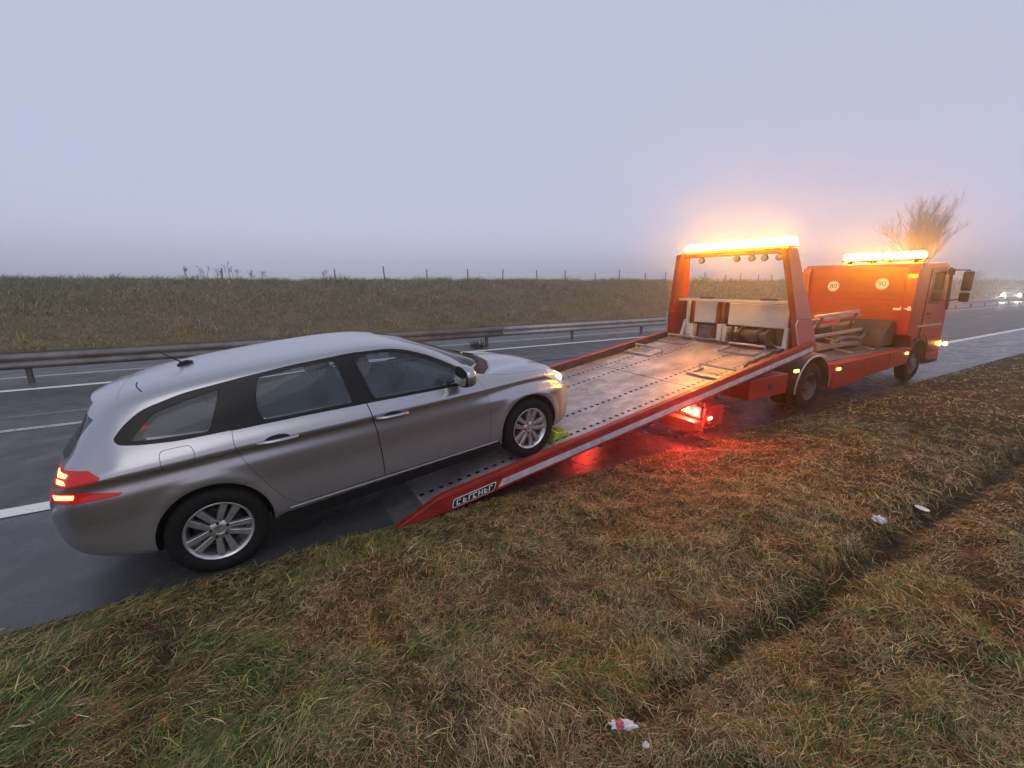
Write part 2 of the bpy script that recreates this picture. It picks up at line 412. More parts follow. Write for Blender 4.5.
def verge_grass(lo, hi, dens, length, width, nseg, bounds):
    x, y = scatter(*bounds, dens, verge_keep(lo, hi))
    lmul = 0.50 + 0.9 * greenness(x, y) + 0.35 * np.exp(-((y - 1.3) / 0.2) ** 2)
    return blades("verge_grass", x, y, verge_z, length * lmul, width, greenness(x, y), 0.25, 0.65, 0.22, nseg, 1.4)
for a in ((0.0, 2.6, 11000, 0.135, 0.0044, 4, (-2.6, 2.7, -1.6, 2.7)), (2.6, 4.5, 6000, 0.14, 0.0058, 3, (-4.6, 4.6, -2.5, 3.55)),
          (4.5, 8, 2100, 0.145, 0.0092, 3, (-7, 8.1, -3, 3.55)), (8, 15, 520, 0.16, 0.016, 2, (4, 15.2, -4, 3.55)), (15, 34, 110, 0.2, 0.034, 2, (10, 34.5, -4, 3.55))):
    tag(verge_grass(*a), "trodden brown and green grass covering the verge", "grass", kind='stuff')
def thatch(lo, hi, dens, length, width, nseg, bounds):
    def keep(x, y):
        d = np.hypot(x, y); return (d >= lo) & (d < hi) & (y < EDGE - .02 + 0.10 * (fbm(x, y * 0, 2.2, 71) - 0.5)) & in_view(x, y) & ((np.abs(y - 1.08) > 0.05) | (x < 1.25))
    x, y = scatter(*bounds, dens, keep)
    return blades("dead_thatch", x, y, verge_z, length, width, np.full(len(x), .12), 0.3, 1.4, 0.08, nseg, 0.72)
for a in ((0.0, 2.6, 7500, 0.075, 0.0042, 2, (-2.6, 2.7, -1.6, 2.7)), (2.6, 4.5, 4000, 0.085, 0.0058, 2, (-4.6, 4.6, -2.5, 3.55)), (4.5, 8, 1500, 0.11, 0.009, 2, (-7, 8.1, -3, 3.55))):
    tag(thatch(*a), "flattened dead grass lying between the living tufts", "grass", kind='stuff')
def bank_green(x, y):
    up = np.clip((y - 21.5) / 1.5, 0, 1)
    g = 0.18 + 0.32 * up + 0.5 * (fbm(x, y, 0.5, 81) - 0.5) - 0.012 * np.clip(x, 0, 30) + 0.2 * np.clip(-x / 8, 0, 1)
    return np.clip(g, 0.02, 0.9)
def bank_grass(x0, x1, dens, length, width):
    x, y = scatter(x0, x1, 18.45, 27.0, dens, lambda a, b: in_view(a, b) & (a > -1e9))
    L_ = length * (0.7 + 0.75 * np.clip((y - 21.0) / 1.4, 0, 1) + 1.0 * (fbm(x, y, 0.8, 83, 3) > 0.6))
    return blades("bank_grass", x, y, bank_z, L_, width, bank_green(x, y), 0.4, 1.3, 0.7, 2, 1.42)
for a in ((-26, 30, 230, 0.2, 0.019), (30, 75, 45, 0.3, 0.05), (75, 200, 8, 0.5, 0.16)):
    tag(bank_grass(*a), "rough brown and green grass on the far embankment", "grass", kind='stuff')

# ------------------------------------------------------------------ guardrail
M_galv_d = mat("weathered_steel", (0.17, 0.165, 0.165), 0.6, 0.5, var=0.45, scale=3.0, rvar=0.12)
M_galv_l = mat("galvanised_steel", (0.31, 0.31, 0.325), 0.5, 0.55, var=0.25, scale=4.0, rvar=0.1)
M_post = mat("post_steel", (0.10, 0.10, 0.10), 0.65, 0.3, var=0.35)
PROF = [(0.0, 0.31), (-0.028, 0.33), (-0.055, 0.365), (-0.055, 0.39), (-0.012, 0.435), (0.0, 0.455), (-0.012, 0.475), (-0.055, 0.52), (-0.055, 0.55), (-0.028, 0.595), (0.0, 0.615)]
def guardrail(x0, x1, label, m, posts, dz=0.0):
    root = empty("guardrail", ((x0 + x1) / 2, 12.72, 0), label, "guardrail", "guardrails on the median")
    mb = MB((root.location.x, root.location.y, 0))
    xs_ = np.arange(x0, x1 + 0.01, 4.0) if x1 - x0 > 60 else np.linspace(x0, x1, 9)
    xs_ = list(xs_); 
    if xs_[-1] < x1: xs_.append(x1)
    for a, b in zip(xs_, xs_[1:]):
        pr_ = PROF
        for (y0, z0), (y1, z1) in zip(pr_, pr_[1:]):
            f = mb.face([(a, 12.66 + y0, z0 + dz), (b, 12.66 + y0, z0 + dz), (b, 12.66 + y1, z1 + dz), (a, 12.66 + y1, z1 + dz)])
    bmesh.ops.remove_doubles(mb.bm, verts=mb.bm.verts, dist=0.0005)
    o = mb.build("beam", m, root, smooth=50)
    so = o.modifiers.new("thick", 'SOLIDIFY'); so.thickness = 0.006; so.offset = 1
    first = None
    for px in posts:
        if first is None:
            pb = MB(); pb.box((-0.045, 0.0, -0.2), (0.045, 0.012, 0.58)); pb.box((-0.045, 0.0, -0.2), (-0.035, 0.07, 0.58)); pb.box((0.035, 0.0, -0.2), (0.045, 0.07, 0.58))
            pb.box((-0.03, -0.055, 0.40), (0.03, 0.0, 0.52))
            first = p = pb.build("post", M_post, root, 0.003)
        else:
            p = first.copy(); C.objects.link(p); p.parent = root
        p.location = (px - root.location.x, 12.715 - root.location.y, dz)
    return root
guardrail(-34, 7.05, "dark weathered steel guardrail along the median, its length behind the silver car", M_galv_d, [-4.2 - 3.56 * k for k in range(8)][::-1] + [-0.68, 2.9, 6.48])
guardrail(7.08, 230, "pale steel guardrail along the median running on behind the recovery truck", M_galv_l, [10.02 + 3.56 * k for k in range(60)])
# ================================================================== silver estate car
def pchip(xk, yk):
    xk = np.array(xk, float); yk = np.array(yk, float); h = np.diff(xk); d = np.diff(yk) / h; n = len(xk)
    m = np.zeros(n); m[0] = d[0]; m[-1] = d[-1]
    for i in range(1, n - 1):
        if d[i - 1] * d[i] > 0:
            w1 = 2 * h[i] + h[i - 1]; w2 = h[i] + 2 * h[i - 1]; m[i] = (w1 + w2) / (w1 / d[i - 1] + w2 / d[i])
    def f(x):
        x = np.clip(np.asarray(x, float), xk[0], xk[-1]); i = np.clip(np.searchsorted(xk, x) - 1, 0, n - 2)
        t = (x - xk[i]) / h[i]; t2 = t * t; t3 = t2 * t
        return (2 * t3 - 3 * t2 + 1) * yk[i] + (t3 - 2 * t2 + t) * h[i] * m[i] + (-2 * t3 + 3 * t2) * yk[i + 1] + (t3 - t2) * h[i] * m[i + 1]
    return f
def T(*p): return pchip([a for a, b in p], [b for a, b in p])
zt = T((-.96, .60), (-.935, .74), (-.89, .87), (-.82, 1.0), (-.70, 1.12), (-.62, 1.205), (-.585, 1.255), (-.55, 1.295), (-.4, 1.345), (-.2, 1.378), (.2, 1.412), (.6, 1.427), (1.0, 1.432), (1.3, 1.424), (1.54, 1.396), (1.76, 1.35), (1.9, 1.30), (2.13, 1.20), (2.43, 1.06), (2.58, 1.0), (2.75, .968), (3.0, .925), (3.2, .875), (3.35, .815), (3.45, .75), (3.52, .68), (3.555, .60))
p4y = T((-.96, .36), (-.92, .57), (-.85, .70), (-.75, .785), (-.6, .84), (-.4, .872), (0, .895), (1, .888), (2.2, .888), (2.75, .895), (3.0, .87), (3.2, .815), (3.35, .73), (3.45, .63), (3.52, .51), (3.555, .40))
p4z = T((-.96, .575), (-.9, .66), (-.8, .71), (-.6, .73), (0, .745), (1, .72), (2, .70), (2.75, .70), (3.1, .65), (3.35, .59), (3.555, .53))
p3z = T((-.96, .555), (-.8, .56), (-.5, .55), (0, .52), (2.7, .51), (3.2, .48), (3.4, .46), (3.555, .48))
p2z = T((-.96, .53), (-.85, .44), (-.6, .36), (-.3, .30), (.4, .27), (2.3, .25), (3.0, .235), (3.3, .25), (3.5, .33), (3.555, .42))
p5y = T((-.96, .34), (-.92, .545), (-.85, .675), (-.75, .765), (-.69, .80), (-.5, .855), (-.2, .886), (0, .893), (1, .893), (2, .884), (2.6, .85), (3.0, .785), (3.25, .70), (3.4, .60), (3.5, .47), (3.555, .33))
p5z = T((-.96, .58), (-.9, .72), (-.85, .79), (-.75, .85), (-.69, .87), (-.5, .885), (0, .885), (1, .865), (2, .85), (2.6, .84), (3.0, .805), (3.25, .75), (3.4, .695), (3.5, .64), (3.555, .57))
p6y = T((-.96, .31), (-.92, .50), (-.85, .63), (-.75, .72), (-.69, .757), (-.5, .80), (-.2, .832), (.2, .845), (1, .848), (2, .825), (2.3, .80), (2.6, .73), (3, .63), (3.3, .5), (3.45, .40), (3.555, .25))
p6z = T((-.96, .583), (-.9, .755), (-.85, .83), (-.75, .905), (-.69, .93), (-.5, .965), (-.38, .995), (0, 1.01), (.5, 1.0), (1.2, .982), (2.0, .942), (2.3, .922), (2.6, .91), (3.0, .875), (3.25, .81), (3.4, .745), (3.5, .68), (3.555, .585))
p7y = T((-.96, .27), (-.9, .48), (-.8, .61), (-.69, .69), (-.5, .715), (-.38, .73), (0, .757), (1, .772), (1.6, .77), (2.0, .775), (2.3, .752), (2.6, .62), (3, .52), (3.3, .42), (3.555, .19))
p8y = T((-.96, .22), (-.9, .42), (-.8, .53), (-.69, .585), (-.5, .575), (-.38, .60), (0, .64), (1, .655), (1.45, .65), (1.76, .665), (2.04, .70), (2.3, .70), (2.6, .50), (3, .40), (3.3, .31), (3.555, .13))
p8z = T((-.96, .59), (-.9, .80), (-.8, .935), (-.69, 1.035), (-.6, 1.14), (-.5, 1.225), (-.38, 1.29), (-.2, 1.332), (.4, 1.38), (1, 1.398), (1.3, 1.39), (1.5, 1.365), (1.76, 1.275), (2.04, 1.11), (2.25, .975), (2.45, .945), (2.6, .935), (3.0, .897), (3.25, .838), (3.4, .772), (3.5, .695), (3.555, .592))
p9y = T((-.96, .1), (-.9, .22), (-.69, .35), (-.5, .36), (-.2, .43), (1, .45), (1.5, .44), (1.76, .44), (2.3, .46), (2.6, .28), (3, .2), (3.555, .06))
def section(x, nsub=5):
    a4 = float(p4y(x)); z8 = float(p8z(x)); zz = float(zt(x)); z2 = float(p2z(x))
    kc = min(1, max(0, (2.15 - x) / 1.2)) * min(1, max(0, (x + .8) / .25))
    P = [(0, z2 - .055), (a4 * .82, z2 - .05), (a4 - .035, z2), (a4 + .003, float(p3z(x))), (a4, float(p4z(x))), (float(p5y(x)) - .003 - .013 * kc, float(p5z(x)) - .042), (float(p5y(x)) + .005 * kc, float(p5z(x))), (float(p6y(x)), float(p6z(x))),
         (float(p7y(x)), .5 * (float(p6z(x)) + z8) + .012), (float(p8y(x)), z8), (float(p9y(x)), zz - .22 * (zz - z8)), (0, zz)]
    P = np.array(P); t = np.r_[0, np.cumsum(np.maximum(1e-4, np.hypot(*np.diff(P, axis=0).T)))]
    fy, fz = pchip(t, P[:, 0]), pchip(t, P[:, 1])
    tt = np.concatenate([np.linspace(a, b, nsub, endpoint=False) for a, b in zip(t, t[1:])] + [[t[-1]]])
    return np.stack([fy(tt), fz(tt)], -1)
CXS = np.unique(np.round(np.r_[np.arange(-.96, -.5, .016), np.arange(-.5, 2.4, .035), np.arange(2.4, 3.3, .03), np.arange(3.3, 3.5, .02), np.arange(3.5, 3.553, .012), 3.555], 4))
def rx(x): return x if x > -.45 else -.45 + (x + .45) * .845
def car_solid(off=0.0):
    secs = [section(x) for x in CXS]; n = len(secs[0]); ring = 2 * n - 2; co = []
    for x, s in zip(CXS, secs):
        full = [(y, z) for y, z in s] + [(-y, z) for y, z in s[-2:0:-1]]
        for y, z in full:
            for xw in (0.0, 2.73):      # slight flare round the wheel arches
                r = math.hypot(x - xw, z - .33)
                if z > .3 and abs(y) > .6: y += math.copysign(.013 * math.exp(-((r - .375) / .035) ** 2), y)
            co.append((rx(x), y, z))
    q = []
    for i in range(len(secs) - 1):
        for j in range(ring): q.append((i * ring + j, i * ring + (j + 1) % ring, (i + 1) * ring + (j + 1) % ring, (i + 1) * ring + j))
    me = bpy.data.meshes.new("solid"); last = (len(secs) - 1) * ring
    me.from_pydata(co, [], q + [tuple(range(ring)), tuple(range(last + ring - 1, last - 1, -1))])
    bm = bmesh.new(); bm.from_mesh(me); bmesh.ops.recalc_face_normals(bm, faces=bm.faces)
    if off:
        bm.normal_update()
        for v in bm.verts: v.co += v.normal * off
    bm.to_mesh(me); bm.free(); me.shade_smooth(); return me

M_paint = mat("silver_paint", (0.40, 0.39, 0.395), 0.30, 0.72, coat=0.6)
M_paint.node_tree.nodes['Principled BSDF'].inputs['Coat Roughness'].default_value = 0.14
def dirty_paint(m):
    nt = m.node_tree; b = nt.nodes["Principled BSDF"]; L = nt.links.new
    tc = nt.nodes.new("ShaderNodeTexCoord"); s = nt.nodes.new("ShaderNodeSeparateXYZ"); L(tc.outputs['Object'], s.inputs[0])
    n = nt.nodes.new("ShaderNodeTexNoise"); n.inputs['Scale'].default_value = 9; n.inputs['Detail'].default_value = 7; n.inputs['Roughness'].default_value = .7
    L(tc.outputs['Object'], n.inputs['Vector'])
    mr = nt.nodes.new("ShaderNodeMapRange"); mr.inputs[1].default_value = .62; mr.inputs[2].default_value = .26; mr.inputs[3].default_value = 0; mr.inputs[4].default_value = .8
    L(s.outputs[2], mr.inputs[0])
    mu = nt.nodes.new("ShaderNodeMath"); mu.operation = 'MULTIPLY'; ad = nt.nodes.new("ShaderNodeMath"); ad.operation = 'MULTIPLY_ADD'; ad.inputs[1].default_value = 1.4; ad.inputs[2].default_value = .1
    L(n.outputs[0], ad.inputs[0]); L(ad.outputs[0], mu.inputs[0]); L(mr.outputs[0], mu.inputs[1])
    mx = nt.nodes.new("ShaderNodeMixRGB"); mx.inputs[1].default_value = (0.40, 0.395, 0.425, 1); mx.inputs[2].default_value = (0.11, 0.09, 0.07, 1)
    L(mu.outputs[0], mx.inputs[0]); L(mx.outputs[0], b.inputs['Base Color'])
    m2 = nt.nodes.new("ShaderNodeMapRange"); m2.inputs[3].default_value = .88; m2.inputs[4].default_value = .1; L(mu.outputs[0], m2.inputs[0]); L(m2.outputs[0], b.inputs['Metallic'])
    m3 = nt.nodes.new("ShaderNodeMapRange"); m3.inputs[3].default_value = .27; m3.inputs[4].default_value = .8; L(mu.outputs[0], m3.inputs[0]); L(m3.outputs[0], b.inputs['Roughness'])
    m4 = nt.nodes.new("ShaderNodeMapRange"); m4.inputs[3].default_value = .6; m4.inputs[4].default_value = .0; L(mu.outputs[0], m4.inputs[0]); L(m4.outputs[0], b.inputs['Coat Weight'])
dirty_paint(M_paint)
M_dark = mat("wheel_well_black", (0.012, 0.012, 0.012), 0.8); M_cabin = mat("cabin_lining", (0.05, 0.05, 0.055), 0.8)
M_trim = mat("gloss_black_trim", (0.006, 0.006, 0.007), 0.3, spec=0.25); M_plastic = mat("black_plastic", (0.010, 0.010, 0.011), 0.6, spec=0.3)
M_tyre = mat("tyre_rubber", (0.008, 0.008, 0.008), 0.8, var=0.4, scale=20, spec=0.25); M_alloy = mat("alloy_silver", (0.56, 0.56, 0.58), 0.32, 0.85, var=0.3, scale=14)
M_disc = mat("brake_disc_dark", (0.05, 0.048, 0.045), 0.5, 0.6); M_chrome = mat("satin_chrome", (0.42, 0.42, 0.43), 0.35, 0.9)
M_mirror = mat("mirror_silver", (0.85, 0.85, 0.87), 0.03, 1.0)
M_seat = mat("seat_fabric", (0.035, 0.036, 0.04), 0.9, var=0.3, scale=30)
M_redlens = mat("red_lamp_lens", (0.25, 0.006, 0.008), 0.1, spec=0.5, emit=(1, 0.02, 0.02), estr=0.22)
M_redlit = mat("lit_red_lamp", (0.5, 0.05, 0.02), 0.3, emit=(1.0, 0.17, 0.05), estr=12.0)
M_headlit = mat("lit_headlamp", (0.8, 0.8, 0.75), 0.1, coat=0.5, emit=(1.0, 0.82, 0.52), estr=2.6)
M_headlens = mat("headlamp_lens", (0.42, 0.42, 0.42), 0.08, 0.4, coat=0.8, emit=(1.0, 0.75, 0.42), estr=0.35)
M_amber = mat("lit_amber_repeater", (0.8, 0.3, 0.05), 0.2, emit=(1.0, 0.35, 0.04), estr=1.1)
def glass_mat(name, tint, film=0.10, filmcol=(0.42, 0.45, 0.5)):
    m = bpy.data.materials.new(name); m.use_nodes = True; nt = m.node_tree; nt.nodes.clear(); L = nt.links.new
    o = nt.nodes.new("ShaderNodeOutputMaterial"); t = nt.nodes.new("ShaderNodeBsdfTransparent"); t.inputs[0].default_value = (*tint, 1)
    g = nt.nodes.new("ShaderNodeBsdfGlossy"); g.inputs['Roughness'].default_value = 0.04; g.inputs[0].default_value = (0.95, 0.95, 0.95, 1)
    d = nt.nodes.new("ShaderNodeBsdfDiffuse"); d.inputs[0].default_value = (*filmcol, 1)
    fr = nt.nodes.new("ShaderNodeFresnel"); fr.inputs[0].default_value = 1.38
    m1 = nt.nodes.new("ShaderNodeMixShader"); m2 = nt.nodes.new("ShaderNodeMixShader")
    tc = nt.nodes.new("ShaderNodeTexCoord"); n = nt.nodes.new("ShaderNodeTexNoise"); n.inputs['Scale'].default_value = 7; n.inputs['Detail'].default_value = 8; L(tc.outputs['Object'], n.inputs['Vector'])
    mr = nt.nodes.new("ShaderNodeMapRange"); mr.inputs[1].default_value = .3; mr.inputs[2].default_value = .75; mr.inputs[3].default_value = film * .5; mr.inputs[4].default_value = film * 1.6; L(n.outputs[0], mr.inputs[0])
    L(mr.outputs[0], m1.inputs[0]); L(t.outputs[0], m1.inputs[1]); L(d.outputs[0], m1.inputs[2])
    L(fr.outputs[0], m2.inputs[0]); L(m1.outputs[0], m2.inputs[1]); L(g.outputs[0], m2.inputs[2]); L(m2.outputs[0], o.inputs[0])
    return m
M_glass = glass_mat("side_glass", (0.84, 0.88, 0.91), 0.06, (0.34, 0.41, 0.50)); M_wind = glass_mat("windscreen_glass", (0.93, 0.95, 0.95), 0.05); M_priv = glass_mat("rear_glass", (0.05, 0.05, 0.055), 0.04)

solid_me = car_solid()
_bm = bmesh.new(); _bm.from_mesh(solid_me); _bm.normal_update(); _bm.faces.ensure_lookup_table()
bvh = BVHTree.FromBMesh(_bm)
from mathutils.interpolate import poly_3d_calc
def fix_normals(me, tol=0.004):
    me.shade_smooth(); me.set_sharp_from_angle(angle=R(30)); ns = []
    cn = [l.vector.copy() for l in me.corner_normals]
    for p in me.polygons:
        for li in p.loop_indices:
            v = me.vertices[me.loops[li].vertex_index].co
            hit, nr, fi, dist = bvh.find_nearest(v)
            if dist is not None and dist < tol and nr.dot(p.normal) > 0.8:
                f = _bm.faces[fi]
                if len(f.verts) == 4:
                    w = poly_3d_calc([q.co for q in f.verts], hit); nn = Vector((0, 0, 0))
                    for q, wi in zip(f.verts, w): nn += q.normal * wi
                    cn[li] = nn.normalized()
        pass
    me.normals_split_custom_set([tuple(c) for c in cn])
def temp(me): o = bpy.data.objects.new("tmp", me); C.objects.link(o); return o
def boolean(me, cut, op):
    """cut: list of meshes"""
    o = temp(me); cs = [temp(c) for c in cut]
    for c in cs:
        b = o.modifiers.new("b", 'BOOLEAN'); b.operation = op; b.solver = 'EXACT'; b.object = c; b.material_mode = 'TRANSFER'
    dg = bpy.context.evaluated_depsgraph_get(); dg.update()
    out = bpy.data.meshes.new_from_object(o.evaluated_get(dg))
    for t in cs + [o]: bpy.data.objects.remove(t)
    return out
def prism_me(polys, axis, spans, m):
    mb = MB()
    for poly in polys:
        for a, b in spans: mb.prism(poly, axis, a, b)
    bmesh.ops.recalc_face_normals(mb.bm, faces=mb.bm.faces)
    me = bpy.data.meshes.new("cut"); mb.bm.to_mesh(me); mb.bm.free(); me.materials.append(m); return me
def grow(poly, d):
    """offset a simple polygon outward by d (negative = inward)"""
    P = [Vector(p) for p in poly]; n = len(P); ar = sum(P[i].x * P[(i + 1) % n].y - P[(i + 1) % n].x * P[i].y for i in range(n)); sg = 1 if ar > 0 else -1; out = []
    for i in range(n):
        a, b, c = P[i - 1], P[i], P[(i + 1) % n]; e1 = (b - a).normalized(); e2 = (c - b).normalized()
        n1 = Vector((e1.y, -e1.x)) * sg; n2 = Vector((e2.y, -e2.x)) * sg; k = n1 + n2; k = k / max(0.35, k.dot(n1)) if k.length > 1e-6 else n1
        out.append(tuple(b + k * d))
    return out
def rounded(poly, r, n=4):
    P = [Vector(p) for p in poly]; out = []
    for i in range(len(P)):
        a, b, c = P[i - 1], P[i], P[(i + 1) % len(P)]; ra = min(r, (a - b).length * .45, (c - b).length * .45)
        p0 = b + (a - b).normalized() * ra; p1 = b + (c - b).normalized() * ra
        for k in range(n + 1):
            t = k / n; out.append(tuple(p0 * (1 - t) ** 2 + b * 2 * t * (1 - t) + p1 * t * t))
    return out
solid_me.materials.append(M_paint)
BOTH = [(-1.2, -.4), (.4, 1.2)]; NEAR = [(-1.2, -.4)]; FAR = [(.4, 1.2)]
# wheel wells
mbw = MB()
for xw in (0.0, 2.73):
    for s in (-1, 1): mbw.lathe((xw, 0, .335), (0, s, 0), [(.352, .64), (.352, 1.2)], 48, cap=True)
bmesh.ops.recalc_face_normals(mbw.bm, faces=mbw.bm.faces)
wells = bpy.data.meshes.new("wells"); mbw.bm.to_mesh(wells); mbw.bm.free(); wells.materials.append(M_dark)
# hollow cabin
cx = np.arange(-.66, 2.36, .1); co = []; q = []
for x in cx:
    s = section(x, 2); zz = float(zt(x)) - .05; ring = []
    for y, z in [(0, .36), (.55, .36), (.56, .72), (float(p4y(x)) - .09, .80), (float(p5y(x)) - .06, float(p5z(x))), (float(p6y(x)) - .05, float(p6z(x))), (float(p7y(x)) - .045, .5 * (float(p6z(x)) + float(p8z(x)))), (float(p8y(x)) - .045, float(p8z(x)) - .035), (float(p9y(x)) - .02, zz - .22 * (zz + .05 - float(p8z(x)))), (0, zz)]: ring.append((x, y, z))
    ring = ring + [(x, -y, z) for (_, y, z) in ring[-2:0:-1]]; co += [(rx(a), b, c) for a, b, c in ring]
m_ = len(ring)
for i in range(len(cx) - 1):
    for j in range(m_): q.append((i * m_ + j, i * m_ + (j + 1) % m_, (i + 1) * m_ + (j + 1) % m_, (i + 1) * m_ + j))
q += [tuple(range(m_)), tuple(range(len(co) - 1, len(co) - m_ - 1, -1))]
cab_me = bpy.data.meshes.new("cabin"); cab_me.from_pydata(co, [], q); _b = bmesh.new(); _b.from_mesh(cab_me); bmesh.ops.recalc_face_normals(_b, faces=_b.faces); _b.to_mesh(cab_me); _b.free(); cab_me.materials.append(M_cabin)

DLO = [(-.405, 1.10), (-.385, 1.065), (-.30, 1.045), (-.09, 1.02), (.23, 1.012), (.7, 1.0), (1.2, .98), (2.0, .938), (2.23, .93), (2.1, 1.055), (1.95, 1.155), (1.78, 1.25), (1.6, 1.325), (1.45, 1.36), (1.14, 1.378), (.7, 1.365), (.36, 1.34), (0, 1.305), (-.24, 1.245), (-.35, 1.165)]
DLO = rounded(DLO, .07, 3)
FG = rounded([(1.225, 1.0), (1.15, 1.33), (1.17, 1.352), (1.43, 1.336), (1.6, 1.292), (1.76, 1.222), (1.9, 1.142), (2.02, 1.055), (2.0, .958), (1.6, .979)], .045, 3)
RG = rounded([(.425, 1.03), (.40, 1.15), (.45, 1.315), (.7, 1.338), (1.0, 1.345), (1.055, 1.008)], .03, 3)
QG = rounded([(-.325, 1.07), (-.18, 1.212), (0, 1.255), (.215, 1.29), (.10, 1.035)], .03, 3)
DF = [(1.15, 1.04), (1.175, .88), (1.197, .72), (1.203, .5), (1.203, .325), (2.24, .30), (2.268, .5), (2.275, .72), (2.245, .86), (2.195, 1.0)]
DR = [(.225, 1.04), (.215, .93), (.235, .82), (.285, .70), (.36, .55), (.44, .41), (.52, .335), (1.201, .325), (1.201, .5), (1.195, .72), (1.173, .88), (1.148, 1.04)]
DOORS = [(1.144, 1.04)] + DR[:-1] + [(1.2, .325)] + DF[5:]
DOORS = DR[:-5] + DF[5:]
FLAP = rounded([(-.20, .845), (-.195, .985), (-.02, .985), (-.005, .92), (-.03, .845)], .035, 3)
TU = [(-1.05, .975), (-.75, .975), (-.555, .95), (-.50, .905), (-.52, .882), (-.63, .872), (-1.05, .86)]
TL = [(-1.05, .838), (-.75, .842), (-.60, .822), (-.42, .782), (-.44, .768), (-.63, .762), (-1.05, .768)]
HL = [(3.04, .80), (3.16, .825), (3.34, .80), (3.46, .70), (3.45, .62), (3.36, .625), (3.27, .665), (3.16, .73)]
HOOD = [(2.66, 0), (2.62, .3), (2.53, .5), (2.40, .66), (2.34, .735), (2.6, .755), (2.85, .735), (3.05, .695), (3.22, .62), (3.33, .5), (3.40, .3), (3.43, 0)]
HOOD = HOOD + [(x, -y) for x, y in HOOD[-2:0:-1]]
WIND = [(1.57, 0), (1.60, .3), (1.66, .50), (1.8, .545), (2.04, .595), (2.22, .63), (2.37, .52), (2.47, .33), (2.53, 0)]
WIND = WIND + [(x, -y) for x, y in WIND[-2:0:-1]]
COWL = [(2.54, 0), (2.48, .33), (2.38, .52), (2.23, .665), (2.33, .725), (2.39, .655), (2.52, .495), (2.61, .3), (2.65, 0)]
COWL = COWL + [(x, -y) for x, y in COWL[-2:0:-1]]
RWIN = [(-.57, .995), (-.61, 1.03), (-.585, 1.215), (-.40, 1.245), (.40, 1.245), (.585, 1.215), (.61, 1.03), (.57, .995)]

shell = boolean(solid_me, [wells, cab_me], 'DIFFERENCE')
body_me = boolean(shell, [prism_me([DLO], 'y', BOTH, M_dark), prism_me([DOORS], 'y', [(-1.2, -.62), (.62, 1.2)], M_dark), prism_me([FLAP], 'y', [(-1.2, -.78)], M_dark),
    prism_me([TU, TL], 'y', [(-1.2, -.5), (.5, 1.2)], M_dark), prism_me([HL], 'y', [(-1.2, -.42), (.42, 1.2)], M_dark),
    prism_me([WIND], 'z', [(.9, 1.7)], M_dark), prism_me([COWL], 'z', [(.93, 1.2)], M_dark), prism_me([HOOD], 'z', [(.74, 1.2)], M_dark), prism_me([RWIN], 'x', [(-1.2, -.5)], M_dark)], 'DIFFERENCE')

CAR_LOC = (-.415, 4.314, 0.0); CAR_YAW, CAR_PITCH = R(3.42), R(5.22)
car = empty("estate_car", CAR_LOC, "silver estate car with its front wheels on the red ramp and red tail lamp lit", "car", rot=(0, -CAR_PITCH, CAR_YAW))
def carpart(name, me, parent=car, normals=True):
    if normals: fix_normals(me)
    return link(name, me, parent)
body = carpart("body", body_me)
SUB = lambda me, cuts: boolean(me, cuts, 'DIFFERENCE')
AND = lambda me, c: boolean(me, [c], 'INTERSECT')
dlo_cut = prism_me([grow(DLO, .004)], 'y', BOTH, M_trim)
doors = {}
for side, span in (("near", [(-1.2, -.63)]), ("far", [(.63, 1.2)])):
    for nm, poly in (("front", DF), ("rear", DR)):
        me = SUB(AND(shell, prism_me([grow(poly, -.003)], 'y', span, M_dark)), [dlo_cut])
        o = carpart("%s_door" % nm, me); doors[side, nm] = o
for span in (NEAR, FAR):
    g3 = prism_me([grow(p, .002) for p in (FG, RG, QG)], 'y', BOTH, M_trim)
    sh = shell.copy(); sh.materials.clear(); sh.materials.append(M_trim); sh.materials.append(M_trim); sh.materials.append(M_trim)
    carpart("window_frame", SUB(AND(sh, prism_me([grow(DLO, -.002)], 'y', span, M_trim)), [g3]))
    for nm, poly, m in (("front_window", FG, M_glass), ("rear_window", RG, M_glass), ("quarter_window", QG, M_glass)):
        sh = shell.copy(); sh.materials.clear()
        for _ in range(3): sh.materials.append(m)
        me = AND(sh, prism_me([grow(poly, -.001)], 'y', span, m)); carpart(nm, me)
def cutpart(name, src, poly, axis, spans, m, parent=car):
    sh = src.copy(); sh.materials.clear()
    for _ in range(3): sh.materials.append(m)
    return carpart(name, AND(sh, prism_me([poly], axis, spans, m)), parent)
cutpart("windscreen", shell, grow(WIND, -.002), 'z', [(.9, 1.7)], M_wind)
cutpart("cowl", shell, grow(COWL, -.002), 'z', [(.93, 1.2)], M_plastic)
cutpart("bonnet", shell, grow(HOOD, -.004), 'z', [(.74, 1.2)], M_paint)
cutpart("tailgate_window", shell, grow(RWIN, -.003), 'x', [(-1.2, -.5)], M_priv)
cutpart("fuel_flap", solid_me, grow(FLAP, -.003), 'y', [(-1.2, -.785)], M_paint)
solid_out = car_solid(.004)
